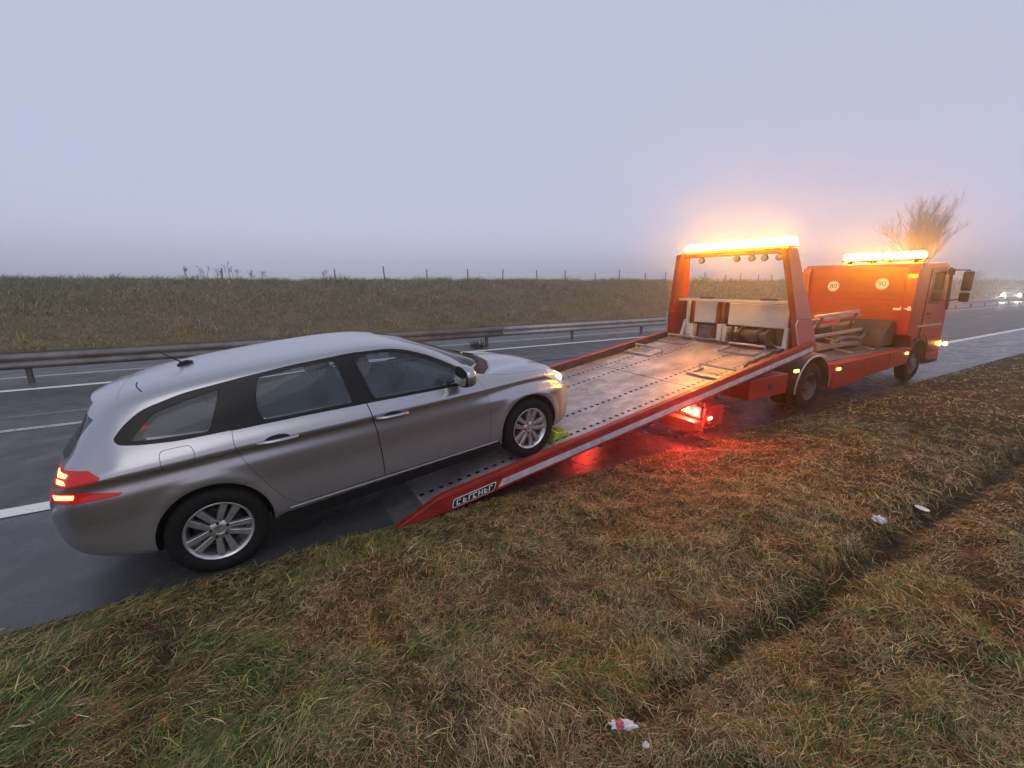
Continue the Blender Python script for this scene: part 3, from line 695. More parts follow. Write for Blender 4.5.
for s in (-1, 1):
    sp = [(-1.2, -.5)] if s < 0 else [(.5, 1.2)]
    t1 = shell.copy(); t1.materials.clear(); [t1.materials.append(M_redlens) for _ in range(3)]
    me = AND(t1, prism_me([grow(TU, -.002), grow(TL, -.002)], 'y', sp, M_redlens)); tl = carpart("tail_lamp", me)
    for poly in ([(-.725, .952), (-.66, .940), (-.675, .922), (-.725, .922)], [(-.735, .908), (-.69, .906), (-.68, .888), (-.735, .887)], [(-.765, .824), (-.655, .815), (-.665, .79), (-.765, .79)]):
        cutpart("lamp_bar", solid_out, poly, 'y', sp, M_redlit, tl)
    hs = [(-1.2, -.42)] if s < 0 else [(.42, 1.2)]
    hl = cutpart("headlamp", solid_me, grow(HL, -.003), 'y', hs, M_headlens)
    cutpart("lamp_bar", solid_out, [(3.22, .745), (3.30, .775), (3.41, .725), (3.415, .66), (3.34, .665)], 'y', hs, M_headlit, hl)
# --- small body pieces
def side_y(x, z):
    h = bvh.ray_cast(Vector((x, -3, z)), Vector((0, 1, 0))); return h[0].y if h[0] else -.9
for side, sg in (("near", 1), ("far", -1)):
    for nm, hx, hz in (("rear", .48, .882), ("front", 1.335, .838)):
        y = side_y(hx, hz); mb = MB()
        mb.mi = 1; mb.prism([(hx + .085 * math.cos(t), hz + .032 * math.sin(t) + .004) for t in np.linspace(0, 6.283, 21)[:-1]], 'y', sg * (y - .010), sg * (y + .02))
        mb.mi = 0; mb.tube([(hx - .13, sg * (y + .0), hz + .006), (hx - .115, sg * (y - .022), hz + .006), (hx - .05, sg * (y - .04), hz + .003), (hx + .05, sg * (y - .04), hz - .002), (hx + .115, sg * (y - .026), hz - .006), (hx + .135, sg * (y + .0), hz - .008)], [.013, .017, .017, .017, .017, .013], 10)
        mb.build("handle", [M_paint, M_dark], doors[side, nm], smooth=50)
    pts = [(x, sg * (side_y(x, .325 - .033 * (x - .5) / 1.8) + -.004), .318 - .022 * (x - .5) / 1.8) for x in np.linspace(.46, 2.33, 15)]
    MB().tube(pts, .0065, 8).build("sill_trim", M_chrome, car)
    mb = MB()
    for x0, x1 in zip(np.linspace(.38, 2.36, 14), np.linspace(.38, 2.36, 14)[1:]):
        mb.hexa([(x0, sg * -.84, .19), (x1, sg * -.84, .185), (x1, sg * -.7, .185), (x0, sg * -.7, .19), (x0, sg * (side_y(x0, .28) - .003), .292), (x1, sg * (side_y(x1, .28) - .003), .285), (x1, sg * -.7, .285), (x0, sg * -.7, .292)])
    mb.build("sill", M_plastic, car)
    # mirror
    mb = MB(); bmesh.ops.create_icosphere(mb.bm, subdivisions=3, radius=1)
    for v in mb.bm.verts:
        p = v.co.copy(); p = Vector([math.copysign(abs(c) ** .72, c) for c in p])
        x = p.x * .08; y = p.y * .128; z = p.z * .096 * (1 - .12 * (p.y))
        if p.x < -.2: x = -.03 + (p.x + .2) * .02
        v.co = Vector((1.99 + x - .035 * p.y * 0, -sg * (1.0 + y), 1.055 + z))
    for f in mb.bm.faces:
        f.smooth = True
        c = f.calc_center_median(); f.material_index = 1 if c.z < 1.0 or c.x < 1.955 else 0
    mir = mb.build("mirror", [M_paint, M_plastic], car, smooth=60)
    mb = MB(); mb.prism(rounded([(-sg * .90, .99), (-sg * .90, 1.132), (-sg * 1.105, 1.124), (-sg * 1.10, .995)], .035, 4), 'x', 1.943, 1.950)
    for v in mb.bm.verts: v.co.x += (1.06 - v.co.z) * -.30 + .004
    mb.build("mirror_glass", M_mirror, mir, smooth=30)
    MB().bar((2.03, -sg * .80, .985), (1.99, -sg * .92, 1.01), .06, .04).build("stalk", M_plastic, mir, .008)
    MB().tube([(2.062, -sg * .95, 1.05), (2.05, -sg * 1.03, 1.05), (2.02, -sg * 1.095, 1.052), (1.985, -sg * 1.114, 1.055)], [.012, .017, .017, .01], 8).build("indicator", M_amber, mir, smooth=60)
# antenna, wipers, spoiler lip, tow eye
mb = MB(); mb.tube([(.06, 0, float(zt(.06)) - .004), (.02, 0, float(zt(.02)) + .016), (-.02, 0, float(zt(-.02)) + .012), (-.04, 0, float(zt(-.04)) - .004)], [.02, .016, .014, .012], 10)
mb.tube([(.0, 0, float(zt(0)) + .012), (-.13, 0, 1.525)], [.006, .004], 6)
mb.build("antenna", M_plastic, car)
for y0, y1 in ((-.52, -.02), (.08, .58)):
    mb = MB(); pts = []
    for t in np.linspace(0, 1, 9):
        y = y0 + (y1 - y0) * t; x = 2.50 - .42 * (y * y) - .02 * t
        h = bvh.ray_cast(Vector((x, y, 3)), Vector((0, 0, -1))); pts.append((x, y, h[0].z + .014))
    mb.tube(pts, .008, 6); mb.tube([pts[-1], (pts[-1][0] + .1, pts[-1][1] - .06, pts[-1][2] - .03)], .009, 6)
    mb.build("wiper", M_plastic, car)
# roof spoiler: a wedge running on from the roof over the tailgate glass
mb = MB(); rows_ = []
for y in np.linspace(-.565, .565, 25):
    k = abs(y) / .565; xf = -.36; h = bvh.ray_cast(Vector((xf, y, 3)), Vector((0, 0, -1)))[0].z
    xt_ = -.565 + .14 * k ** 2.4; zt_ = 1.305 - .055 * k ** 2.2
    rows_.append([(xf, y, h + .001), (xf * .5 + xt_ * .5, y, (h + zt_) * .5 + .010), (xt_, y, zt_), (xt_ + .006, y, zt_ - .028), (xt_ + .09, y, zt_ - .06), (xf, y, h - .07)])
for a_, b_ in zip(rows_, rows_[1:]):
    for i in range(5): mb.face([a_[i], a_[i + 1], b_[i + 1], b_[i]])
mb.face(rows_[0]); mb.face(rows_[-1]); bmesh.ops.remove_doubles(mb.bm, verts=mb.bm.verts, dist=.0005)
mb.build("spoiler", M_paint, car, smooth=50)
mb = MB()
for t0, t1 in zip(np.linspace(0, 1, 12), np.linspace(0, 1, 12)[1:]):
    pp = []
    for t in (t0, t1):
        y = -.30 - .28 * t; x = -.27 + .05 * t * t
        h = bvh.ray_cast(Vector((x, y, 3)), Vector((0, 0, -1))); pp.append((x, y, h[0].z + .0005))
    mb.bar(pp[0], pp[1], .007, .004)
mb.build("roof_seam", M_dark, car)
# front and rear lower grilles (dark lower valances)
MB().box((3.30, -.5, .20), (3.548, .5, .27)).build("lower_grille", M_plastic, car, .02)
MB().box((-.79, -.5, .37), (-.5, .5, .42)).build("rear_valance", M_plastic, car, .02)
MB().prism([(-.888, .44), (-.888, .55), (-.87, .55), (-.87, .44)], 'y', -.26, .26).build("number_plate", mat("plate_white", (.7, .7, .68), .5), car, .003)
# interior
mb = MB(); mb.hexa([(1.80, -.7, .5), (2.3, -.7, .5), (2.3, .7, .5), (1.80, .7, .5), (1.95, -.68, .93), (2.28, -.64, .93), (2.28, .64, .93), (1.95, .68, .93)]); mb.build("dashboard", M_cabin, car, .04)
def seat(y, x, w, z=.0):
    mb = MB(); mb.hexa([(x, y - w, .42), (x + .52, y - w, .46), (x + .52, y + w, .46), (x, y + w, .42), (x, y - w, .56), (x + .52, y - w, .62), (x + .52, y + w, .62), (x, y + w, .56)])
    mb.hexa([(x - .05, y - w, .52), (x + .1, y - w, .52), (x + .1, y + w, .52), (x - .05, y + w, .52), (x - .22, y - w * .85, 1.1), (x - .10, y - w * .85, 1.12), (x - .10, y + w * .85, 1.12), (x - .22, y + w * .85, 1.1)])
    n_ = 1 if w < .4 else 2
    for k in range(n_):
        yy = y + (0 if n_ == 1 else (-.35 + .7 * k)); mb.box((x - .25, yy - .13, 1.15), (x - .15, yy + .13, 1.31)); mb.box((x - .21, yy - .05, 1.08), (x - .19, yy + .05, 1.16))
    return mb.build("seat", M_seat, car, .035)
seat(-.37, 1.14, .25); seat(.37, 1.14, .25); seat(0, .36, .62)
mb = MB(); cw = Vector((1.88, .37, .93)); ax = Vector((-.9, 0, .42)).normalized(); u = Vector((0, 1, 0)); w = ax.cross(u)
mb.tube([cw + (u * math.cos(t) + w * math.sin(t)) * .18 for t in np.linspace(0, 6.2832, 29)], .015, 8); mb.bar(cw - u * .18, cw + u * .18, .04, .02, up=ax); mb.tube([cw, cw - ax * .25], .035, 8)
mb.build("steering_wheel", M_plastic, car)
# wheels
def make_wheel(xw, sg, steer=0.0):
    mb = MB(); mb.lathe((0, 0, 0), (0, -1, 0), [(.0, -.02), (.15, -.02), (.15, .0), (.07, .0), (.07, .03), (0, .03)], 32)
    wh = mb.build("wheel", M_disc, car)
    mb = MB(); prof = [(.205, -.10), (.235, -.105), (.29, -.10), (.312, -.085), (.316, -.05), (.3165, .0), (.316, .05), (.311, .082), (.288, .1), (.26, .104), (.235, .099), (.216, .086), (.206, .07)]
    mb.lathe((0, 0, 0), (0, -1, 0), prof, 56); mb.build("tyre", M_tyre, wh, smooth=45)
    mb = MB(); mb.lathe((0, 0, 0), (0, -1, 0), [(.19, -.09), (.185, .03), (.196, .06), (.206, .075), (.217, .088), (.213, .094), (.203, .088), (.196, .075)], 56)
    for k in range(5):
        for s in (-1, 1):
            a = 2 * math.pi * k / 5 + R(90); b = a + s * .215; b0 = a + s * .44
            def pt(r, an, h): return Vector((r * math.cos(an), -h, r * math.sin(an)))
            c0, c1 = pt(.052, b0, .068), pt(.202, b, .08); d = (c1 - c0).normalized(); t = Vector((-d.z, 0, d.x))
            w0, w1 = .021, .031
            mb.hexa([c0 - t * w0 + Vector((0, .03, 0)), c1 - t * w1 + Vector((0, .028, 0)), c1 + t * w1 + Vector((0, .028, 0)), c0 + t * w0 + Vector((0, .03, 0)), c0 - t * w0 * .75, c1 - t * w1 * .7, c1 + t * w1 * .7, c0 + t * w0 * .75])
    mb.lathe((0, 0, 0), (0, -1, 0), [(.072, .03), (.07, .062), (.055, .072), (.032, .074), (.03, .068), (0, .068)], 24)
    mb.mi = 1
    for k in range(5):
        a = 2 * math.pi * (k + .5) / 5 + R(90); mb.lathe((.054 * math.cos(a), 0, .054 * math.sin(a)), (0, -1, 0), [(.012, .04), (.012, .0745), (0, .0745)], 8)
    mb.build("rim", [M_alloy, M_dark], wh, 0.0035, smooth=40)
    wh.location = (xw, -sg * .785, .316)
    wh.rotation_euler = (0, R(17 if xw > 1 else 32), R(180) * (sg < 0) + steer)
    return wh
for xw in (0.0, 2.73):
    for sg in (1, -1): make_wheel(xw, sg, R(3) if xw > 1 else 0)
# ------------------------------------------------------------------ passenger seen through the front window
M_skin = mat("skin", (0.70, 0.42, 0.30), 0.5, var=0.08, scale=30); M_hair = mat("dark_hair", (0.03, 0.022, 0.018), 0.6); M_jacket = mat("dark_jacket", (0.03, 0.035, 0.05), 0.85, var=0.3, scale=18)
def skin_body(name, verts, edges, radii, m, parent, levels=2, loc=(0, 0, 0)):
    me = bpy.data.meshes.new(name); me.from_pydata(verts, edges, [])
    o = temp(me); md = o.modifiers.new("s", 'SKIN'); md.use_smooth_shade = True; sb = o.modifiers.new("ss", 'SUBSURF'); sb.levels = levels; sb.render_levels = levels
    sk = me.skin_vertices[0].data
    for i, r in enumerate(radii): sk[i].radius = (r, r) if not isinstance(r, tuple) else r
    sk[0].use_root = True
    dg = bpy.context.evaluated_depsgraph_get(); dg.update(); out = bpy.data.meshes.new_from_object(o.evaluated_get(dg)); bpy.data.objects.remove(o)
    out.materials.clear(); out.materials.append(m); out.shade_smooth()
    o = link(name, out, parent); o.location = loc; return o
Mcar = Matrix.Translation(CAR_LOC) @ Matrix.Rotation(CAR_YAW, 4, 'Z') @ Matrix.Rotation(-CAR_PITCH, 4, 'Y')
pbase = Mcar @ Vector((1.2, -.37, .58))
person = empty("person", pbase, "person in a dark jacket seated in the silver car behind the front side window", "person", rot=(0, -CAR_PITCH, CAR_YAW))
# body in car axes, origin at the hips
bv = [(0, 0, .08), (-.03, 0, .25), (-.05, 0, .42), (-.04, 0, .53), (-.03, 0, .58), (-.04, .17, .46), (.07, .22, .22), (.30, .14, .20), (-.04, -.17, .46), (.07, -.22, .22), (.30, -.14, .20), (.20, .10, .07), (.52, .12, .12), (.62, .12, -.20), (.20, -.10, .07), (.52, -.12, .12), (.62, -.12, -.20), (.38, .11, .19), (.38, -.11, .19)]
be = [(0, 1), (1, 2), (2, 3), (3, 4), (2, 5), (5, 6), (6, 7), (2, 8), (8, 9), (9, 10), (0, 11), (11, 12), (12, 13), (0, 14), (14, 15), (15, 16), (7, 17), (10, 18)]
br = [(.15, .12), (.15, .11), (.13, .10), .06, .055, .075, .05, .04, .075, .05, .04, .085, .065, .05, .085, .065, .05, .035, .035]
pb_ = skin_body("body", bv, be, br, M_jacket, person)
def head_mesh():
    bm = bmesh.new(); bmesh.ops.create_uvsphere(bm, u_segments=32, v_segments=24, radius=1)
    for v in bm.verts:
        x, y, z = v.co; X = x * .098; Y = y * .075; Z = z * .118
        if z < 0: Y *= 1 - .28 * z * z; X = X * (1 - .10 * z * z) + .012 * (-z)
        if x > .3:
            X *= .93
            X += .026 * math.exp(-(y / .16) ** 2 - ((z + .12) / .20) ** 2)          # nose
            X += .012 * math.exp(-(y / .3) ** 2 - ((z + .52) / .09) ** 2)            # lips
            X += .012 * math.exp(-(y / .4) ** 2 - ((z + .85) / .16) ** 2)            # chin
            X -= .012 * math.exp(-((abs(y) - .38) / .2) ** 2 - ((z - .08) / .13) ** 2)   # eye sockets
            X += .006 * math.exp(-((z - .28) / .12) ** 2)
        if abs(y) > .8 and -.3 < z < .25 and abs(x) < .3: Y += math.copysign(.012, y)   # ears
        v.co = (X, Y, Z)
    return bm
bm = head_mesh(); me = bpy.data.meshes.new("head"); bm.to_mesh(me); bm.free(); me.shade_smooth(); me.materials.append(M_skin)
hd = link("head", me, person); hd.location = (0.06, 0, .625); hd.rotation_euler = (0, R(4), R(-42))
bm = bmesh.new(); bmesh.ops.create_uvsphere(bm, u_segments=28, v_segments=20, radius=1)
for v in list(bm.verts):
    x, y, z = v.co
    if x > .42 and z < .55 or z < -.45 or (x > .1 and z < .1): bm.verts.remove(v); continue
    v.co = (x * .108 - .004, y * .084, z * .126 + .006)
me = bpy.data.meshes.new("hair"); bm.to_mesh(me); bm.free(); me.shade_smooth(); me.materials.append(M_hair); link("hair", me, hd)
for s in (-1, 1):
    MB().lathe((.079, s * .029, .010), (1, 0, 0), [(.0, .011), (.008, .008), (.011, 0), (0, 0)], 12).build("eye", mat("eye_dark", (.05, .035, .03), .2), hd)
    hv = [(.38, s * .11, .19), (.44, s * .10, .185), (.50, s * .12, .175), (.505, s * .10, .175), (.50, s * .085, .175), (.49, s * .07, .175), (.46, s * .065, .20)]
    hv = [(a - .06, b, c + .0) for a, b, c in hv]
    skin_body("hand", hv, [(0, 1), (1, 2), (1, 3), (1, 4), (1, 5), (1, 6)], [.03, .028, .009, .009, .009, .008, .01], M_skin, person, 2)
# ================================================================== red recovery truck
TL_ = (7.6, 4.6, 0.0)
truck = empty("recovery_truck", TL_, "red recovery truck with its bed tilted down to the road and amber beacons lit", "recovery truck")
M_red = mat("red_paint", (0.31, 0.014, 0.010), 0.38, coat=0.35, var=0.18, scale=5, rvar=0.08)
M_redd = mat("grimy_red_paint", (0.27, 0.018, 0.013), 0.5, coat=0.1, var=0.35, scale=7, rvar=0.1)
def chips(m, thr=.66):
    nt = m.node_tree; b = nt.nodes["Principled BSDF"]; L = nt.links.new; src = b.inputs['Base Color'].links[0].from_socket
    tc = nt.nodes.new("ShaderNodeTexCoord"); n = nt.nodes.new("ShaderNodeTexNoise"); n.inputs['Scale'].default_value = 19; n.inputs['Detail'].default_value = 9; n.inputs['Roughness'].default_value = .72; L(tc.outputs['Object'], n.inputs['Vector'])
    r = nt.nodes.new("ShaderNodeMapRange"); r.inputs[1].default_value = thr; r.inputs[2].default_value = thr + .03; L(n.outputs[0], r.inputs[0])
    mx = nt.nodes.new("ShaderNodeMixRGB"); mx.inputs[2].default_value = (.07, .05, .045, 1); L(r.outputs[0], mx.inputs[0]); L(src, mx.inputs[1]); L(mx.outputs[0], b.inputs['Base Color'])
chips(M_redd, .63); chips(M_red, .69)
M_stripe = mat("reflective_stripe", (0.47, 0.44, 0.46), 0.45, var=0.3, scale=9)
M_deck = mat("worn_deck_steel", (0.47, 0.455, 0.47), 0.42, 0.5, var=0.25, scale=3.2, bump=0.25, bscale=60, rvar=0.14, detail=8)
def streaks(m):
    nt = m.node_tree; b = nt.nodes["Principled BSDF"]; L = nt.links.new; src = b.inputs['Base Color'].links[0].from_socket
    tc = nt.nodes.new("ShaderNodeTexCoord"); mp = nt.nodes.new("ShaderNodeMapping"); mp.inputs['Scale'].default_value = (1.7, 2.3, 1); L(tc.outputs['Object'], mp.inputs[0])
    n = nt.nodes.new("ShaderNodeTexNoise"); n.inputs['Scale'].default_value = 1.0; n.inputs['Detail'].default_value = 9; n.inputs['Roughness'].default_value = .72; L(mp.outputs[0], n.inputs['Vector'])
    r = nt.nodes.new("ShaderNodeValToRGB"); e = r.color_ramp.elements; e[0].position = .36; e[0].color = (.55, .53, .53, 1); e[1].position = .62; e[1].color = (1.1, 1.1, 1.1, 1); L(n.outputs[0], r.inputs[0])
    n2 = nt.nodes.new("ShaderNodeTexNoise"); n2.inputs['Scale'].default_value = 2.1; n2.inputs['Detail'].default_value = 8; n2.inputs['Roughness'].default_value = .75; L(tc.outputs['Object'], n2.inputs['Vector'])
    r2 = nt.nodes.new("ShaderNodeMapRange"); r2.inputs[1].default_value = .62; r2.inputs[2].default_value = .72; L(n2.outputs[0], r2.inputs[0])
    mx = nt.nodes.new("ShaderNodeMixRGB"); mx.blend_type = 'MULTIPLY'; mx.inputs[0].default_value = 1; L(src, mx.inputs[1]); L(r.outputs[0], mx.inputs[2])
    m2 = nt.nodes.new("ShaderNodeMixRGB"); m2.inputs[2].default_value = (.20, .13, .10, 1); L(r2.outputs[0], m2.inputs[0]); L(mx.outputs[0], m2.inputs[1]); L(m2.outputs[0], b.inputs['Base Color'])
streaks(M_deck)
M_chas = mat("chassis_black", (0.028, 0.026, 0.026), 0.6, var=0.5, scale=9); M_grey = mat("chassis_grey", (0.13, 0.125, 0.125), 0.5, 0.4, var=0.35, scale=8)
M_silver = mat("bare_silver_steel", (0.48, 0.47, 0.47), 0.35, 0.7, var=0.2, scale=9); M_white = mat("white_panel_paint", (0.66, 0.63, 0.55), 0.5, var=0.08, scale=6)
M_wht = mat("white_sticker", (0.78, 0.78, 0.76), 0.5); M_blk = mat("black_print", (0.015, 0.015, 0.015), 0.5)
M_cabglass = mat("cab_glass", (0.02, 0.02, 0.022), 0.05, coat=0.5)
def lamp_mat(n, c, s): return mat(n, (0.6, 0.3, 0.1), 0.3, emit=c, estr=s)
M_beac = lamp_mat("lit_amber_beacon", (1.0, 0.35, 0.010), 380.0)
M_mark = lamp_mat("lit_amber_marker", (1.0, 0.45, 0.07), 9.0)
M_tail = lamp_mat("lit_red_tail", (1.0, 0.055, 0.025), 42.0)
M_turn = lamp_mat("lit_amber_turn", (1.0, 0.50, 0.06), 14.0)
M_work = mat("work_lamp_glass", (0.5, 0.42, 0.3), 0.15, 0.3)
TH = math.atan(0.163); cT, sT = math.cos(TH), math.sin(TH)
def DK(p): return Vector((.83 + p[0] * cT - p[2] * sT, p[1], .004 + p[0] * sT + p[2] * cT))
def tb(deck=False): return MB(TL_, DK if deck else None)
def part(mb, name, m, parent=truck, bevel=0.006, smooth=35): return mb.build(name, m, parent, bevel, smooth)
YN, YF = 3.34, 5.86
LEN = 6.46
# --- bed plate with four rows of real holes
rows = [3.72, 4.18, 5.06, 5.44]; rw = .035
ycuts = [YN + .07]
mb = tb(True)
def dq(s0, s1, y0, y1, n=0.0): mb.face([(s0, y0, n), (s1, y0, n), (s1, y1, n), (s0, y1, n)])
prev = YN + .07
for r in rows:
    for s0 in np.arange(.3, LEN, .77): dq(s0, min(LEN, s0 + .77), prev, r - rw)
    prev = r + rw
    s = .3
    while s < LEN - .5:
        a, b = s, s + .10; m0, m1 = s + .028, s + .072; h = .021
        mb.face([(a, r - rw, 0), (b, r - rw, 0), (m1, r - h, 0), (m0, r - h, 0)]); mb.face([(b, r - rw, 0), (b, r + rw, 0), (m1, r + h, 0), (m1, r - h, 0)])
        mb.face([(b, r + rw, 0), (a, r + rw, 0), (m0, r + h, 0), (m1, r + h, 0)]); mb.face([(a, r + rw, 0), (a, r - rw, 0), (m0, r - h, 0), (m0, r + h, 0)])
        s += .10
    dq(s, LEN, r - rw, r + rw)
for s0 in np.arange(.3, LEN, .77): dq(s0, min(LEN, s0 + .77), prev, YF - .07)
bmesh.ops.remove_doubles(mb.bm, verts=mb.bm.verts, dist=0.0004)
plate = part(mb, "bed_plate", M_deck, bevel=0)
mb = tb(True); mb.hexa([(0, YN + .02, -.012), (.3, YN + .02, -.03), (.3, YF - .02, -.03), (0, YF - .02, -.012), (0, YN + .02, -.004), (.3, YN + .02, 0.0), (.3, YF - .02, 0.0), (0, YF - .02, -.004)])
part(mb, "ramp_lip", M_grey, plate, .002)
mb = tb(True); mb.box((.32, YN + .06, -.06), (LEN, YF - .06, -.045)); part(mb, "bed_underside", M_chas, bevel=0)
# welded cross seams on the plate
mb = tb(True)
for s0 in np.arange(1.84, LEN - .3, 2.31): mb.box((s0 - .004, YN + .08, .0005), (s0 + .006, YF - .08, .003))
part(mb, "weld_seams", M_grey, plate, 0)
# --- side beams
def beam(y0, y1, sg):
    mb = tb(True)
    prof = [(.0, -.012), (.34, -.036), (.5, -.047), (LEN + .03, -.047), (LEN + .03, .13), (.46, .13), (.36, .11), (.0, .004)]
    mb.prism(prof, 'y', y0, y1); o = part(mb, "side_beam", M_redd, bevel=.008)
    return o
bn = beam(YN, YN + .07, -1); bf = beam(YF - .07, YF, 1)
mb = tb(True); mb.box((.4, YF - .076, .004), (LEN, YF - .07, .118)); part(mb, "dark_inner_strip", M_chas, bf, .002)  # thin black strip added to darken the far beam's inner face
mb = tb(True); mb.prism([(.98, -.018), (LEN + .02, -.018), (LEN + .02, .048), (1.04, .048)], 'y', YN - .004, YN + .01); part(mb, "reflective_stripe", M_stripe, bn, 0)
mb = tb(True); mb.prism([(.4, .098), (LEN + .02, .098), (LEN + .02, .112), (.4, .112)], 'y', YN - .008, YN + .01); part(mb, "rub_rail", M_red, bn, .003)
# unreadable outlined lettering on the beam
mb = tb(True); mb.mi = 0
mb.prism(rounded([(.50, -.028), (.93, -.028), (.975, .052), (.53, .052)], .02, 3), 'y', YN - .003, YN + .01)
mb.mi = 1
mb.prism(rounded([(.508, -.022), (.927, -.022), (.964, .046), (.536, .046)], .018, 3), 'y', YN - .005, YN + .01)
mb.mi = 0
for a, sh in ((.545, 0), (.61, 1), (.665, 2), (.71, 0), (.765, 3), (.825, 1), (.875, 2)):
    def st(p): mb.prism(p, 'y', YN - .0065, YN + .01)
    k = .014
    st([(a, -.012), (a + .010, -.012), (a + .010 + k, .036), (a + k, .036)])
    if sh in (0, 1): st([(a + .012, -.012), (a + .036, -.012), (a + .038, -.003), (a + .014, -.003)])
    if sh in (0, 2): st([(a + .026, .028), (a + .050, .028), (a + .052, .037), (a + .028, .037)])
    if sh in (1, 3): st([(a + .020, .008), (a + .040, .008), (a + .042, .016), (a + .022, .016)])
    if sh == 3: st([(a + .036, -.012), (a + .045, -.012), (a + .059, .036), (a + .05, .036)])
part(mb, "lettering", [M_wht, M_blk], bn, 0)
# --- wheel stop frames lying on the bed
for (s, y0, y1, a) in ((4.85, 3.50, 4.07, 0), (6.05, 3.82, 4.42, 0), (5.25, 5.14, 5.74, 0), (6.12, 5.16, 5.74, 0)):
    mb = tb(True)
    mb.tube([(s + .02, y0, .01), (s, y0, .085), (s, y1, .085), (s + .02, y1, .01)], .019, 8)
    mb.bar((s - .30, y0 + .02, .018), (s + .03, y0 + .02, .018), .04, .03); mb.bar((s - .30, y1 - .02, .018), (s + .03, y1 - .02, .018), .04, .03); mb.bar((s - .28, y0, .02), (s - .28, y1, .02), .045, .03)
    part(mb, "wheel_stop", M_silver, bevel=.003)
mb = tb(True)
for k in range(5): mb.tube([(5.2 + .3 * k, 3.6 + .05 * math.sin(k), .02), (5.35 + .3 * k, 3.63, .045), (5.5 + .3 * k, 3.6 + .05 * math.sin(k + 1), .02)], .022, 6)
part(mb, "strap", M_chas, plate, 0)
# --- tilt frame under the bed, beam bars
mb = tb(True)
for y in (4.18, 4.92): mb.box((1.4, y, -.25), (LEN + .9, y + .11, -.065))
for s in np.arange(1.5, LEN, .8): mb.box((s, YN + .08, -.12), (s + .06, YF - .08, -.062))
part(mb, "tilt_frame", M_chas)
mb = tb(); mb.tube([(6.0, 4.6, .55), (7.6, 4.6, .95)], .06, 12); mb.tube([(7.0, 4.6, .8), (7.9, 4.6, 1.02)], .035, 12); part(mb, "tilt_cylinder", M_grey, bevel=0)
# --- gantry / headboard
for sg in (1, -1):
    Y = lambda y: 4.6 + (y - 4.6) * sg
    mb = tb(); b0, b1 = 1.0, 2.53
    mb.hexa([(6.93, Y(3.37), b0), (7.44, Y(3.37), b0), (7.44, Y(3.47), b0), (6.93, Y(3.47), b0), (6.83, Y(3.43), 1.5), (7.27, Y(3.43), 1.5), (7.27, Y(3.53), 1.5), (6.83, Y(3.53), 1.5)])
    mb.hexa([(6.83, Y(3.43), 1.5), (7.27, Y(3.43), 1.5), (7.27, Y(3.53), 1.5), (6.83, Y(3.53), 1.5), (6.70, Y(3.63), b1), (6.97, Y(3.63), b1), (6.97, Y(3.73), b1), (6.70, Y(3.73), b1)])
    po = part(mb, "gantry_post", M_red, bevel=.012)
    mb = tb(); mb.tube([(6.915, Y(3.36), 1.03), (6.87, Y(3.40), 1.2), (6.80, Y(3.42), 1.42), (6.85, Y(3.43), 1.5)], .011, 6); part(mb, "edge_strip", M_silver, po, 0)
mb = tb(); mb.bar((6.84, 3.66, 2.50), (6.84, 5.54, 2.50), .16, .08); part(mb, "gantry_beam", M_red, bevel=.01)
mb = tb(); mb.bar((6.97, 3.50, 1.735), (6.97, 5.70, 1.735), .07, .045); part(mb, "headboard_rail", M_white, bevel=.006)
for y in (5.6, 4.95, 3.85): mb = tb(); mb.bar((7.0, y, 1.765), (7.0, y + .24, 1.765), .10, .05); part(mb, "rubber_pad", M_chas, bevel=.015)
for y0, y1 in ((3.66, 4.66), (4.90, 5.36)):
    mb = tb(); mb.box((7.05, y0, 1.33), (7.09, y1, 1.70)); part(mb, "headboard_panel", M_white, bevel=.01)
for y0, y1 in ((5.44, 5.5), (5.34, 5.38), (4.83, 4.87), (4.74, 4.78)):
    mb = tb(); mb.box((7.02, y0, 1.08), (7.07, y1, 1.72)); part(mb, "headboard_upright", M_white if y0 > 5.4 else M_redd, bevel=.008)
mb = tb(); mb.box((7.10, 3.5, 1.05), (7.16, 5.7, 1.71)); part(mb, "headboard_backing", M_chas, bevel=.01)
for y, d in ((3.62, .03), (5.52, -.02)):
    mb = tb(); mb.hexa([(6.93, y - .035, 1.03), (7.0, y - .035, 1.03), (7.0, y + .035, 1.03), (6.93, y + .035, 1.03), (7.0, y + d - .03, 1.36), (7.06, y + d - .03, 1.36), (7.06, y + d + .03, 1.36), (7.0, y + d + .03, 1.36)])
    part(mb, "headboard_leg", M_white, bevel=.01)
# winch and control boxes at the foot of the headboard
mb = tb(); mb.tube([(6.95, 3.85, 1.19), (6.95, 4.45, 1.19)], .10, 18); 
for y in (3.85, 4.0, 4.3, 4.45): mb.tube([(6.95, y - .015, 1.19), (6.95, y + .015, 1.19)], .14, 18)
mb.box((6.86, 3.8, 1.03), (7.04, 4.5, 1.08)); part(mb, "winch", M_chas, bevel=.004)
for (y0, y1, z0, z1, m) in ((4.56, 4.63, 1.06, 1.3, M_white), (4.66, 4.74, 1.06, 1.34, M_white), (4.86, 5.1, 1.07, 1.28, M_grey), (5.24, 5.36, 1.06, 1.3, M_white), (4.36, 4.42, 1.16, 1.27, M_white)):
    mb = tb(); mb.box((6.88, y0, z0), (7.02, y1, z1)); mb.box((6.865, y0 + .015, z0 + .05), (6.885, y1 - .015, z0 + .09)); mb.box((6.865, y0 + .015, z0 + .13), (6.885, y1 - .015, z0 + .16)); part(mb, "control_box", m, bevel=.006)
mb = tb()
for k in range(6): mb.tube([(6.9, 3.7 + .14 * k, 1.04), (6.87, 3.78 + .14 * k, 1.12 + .05 * (k % 2)), (6.93, 3.86 + .14 * k, 1.2)], .016, 6)
part(mb, "hose", M_chas, bevel=0)
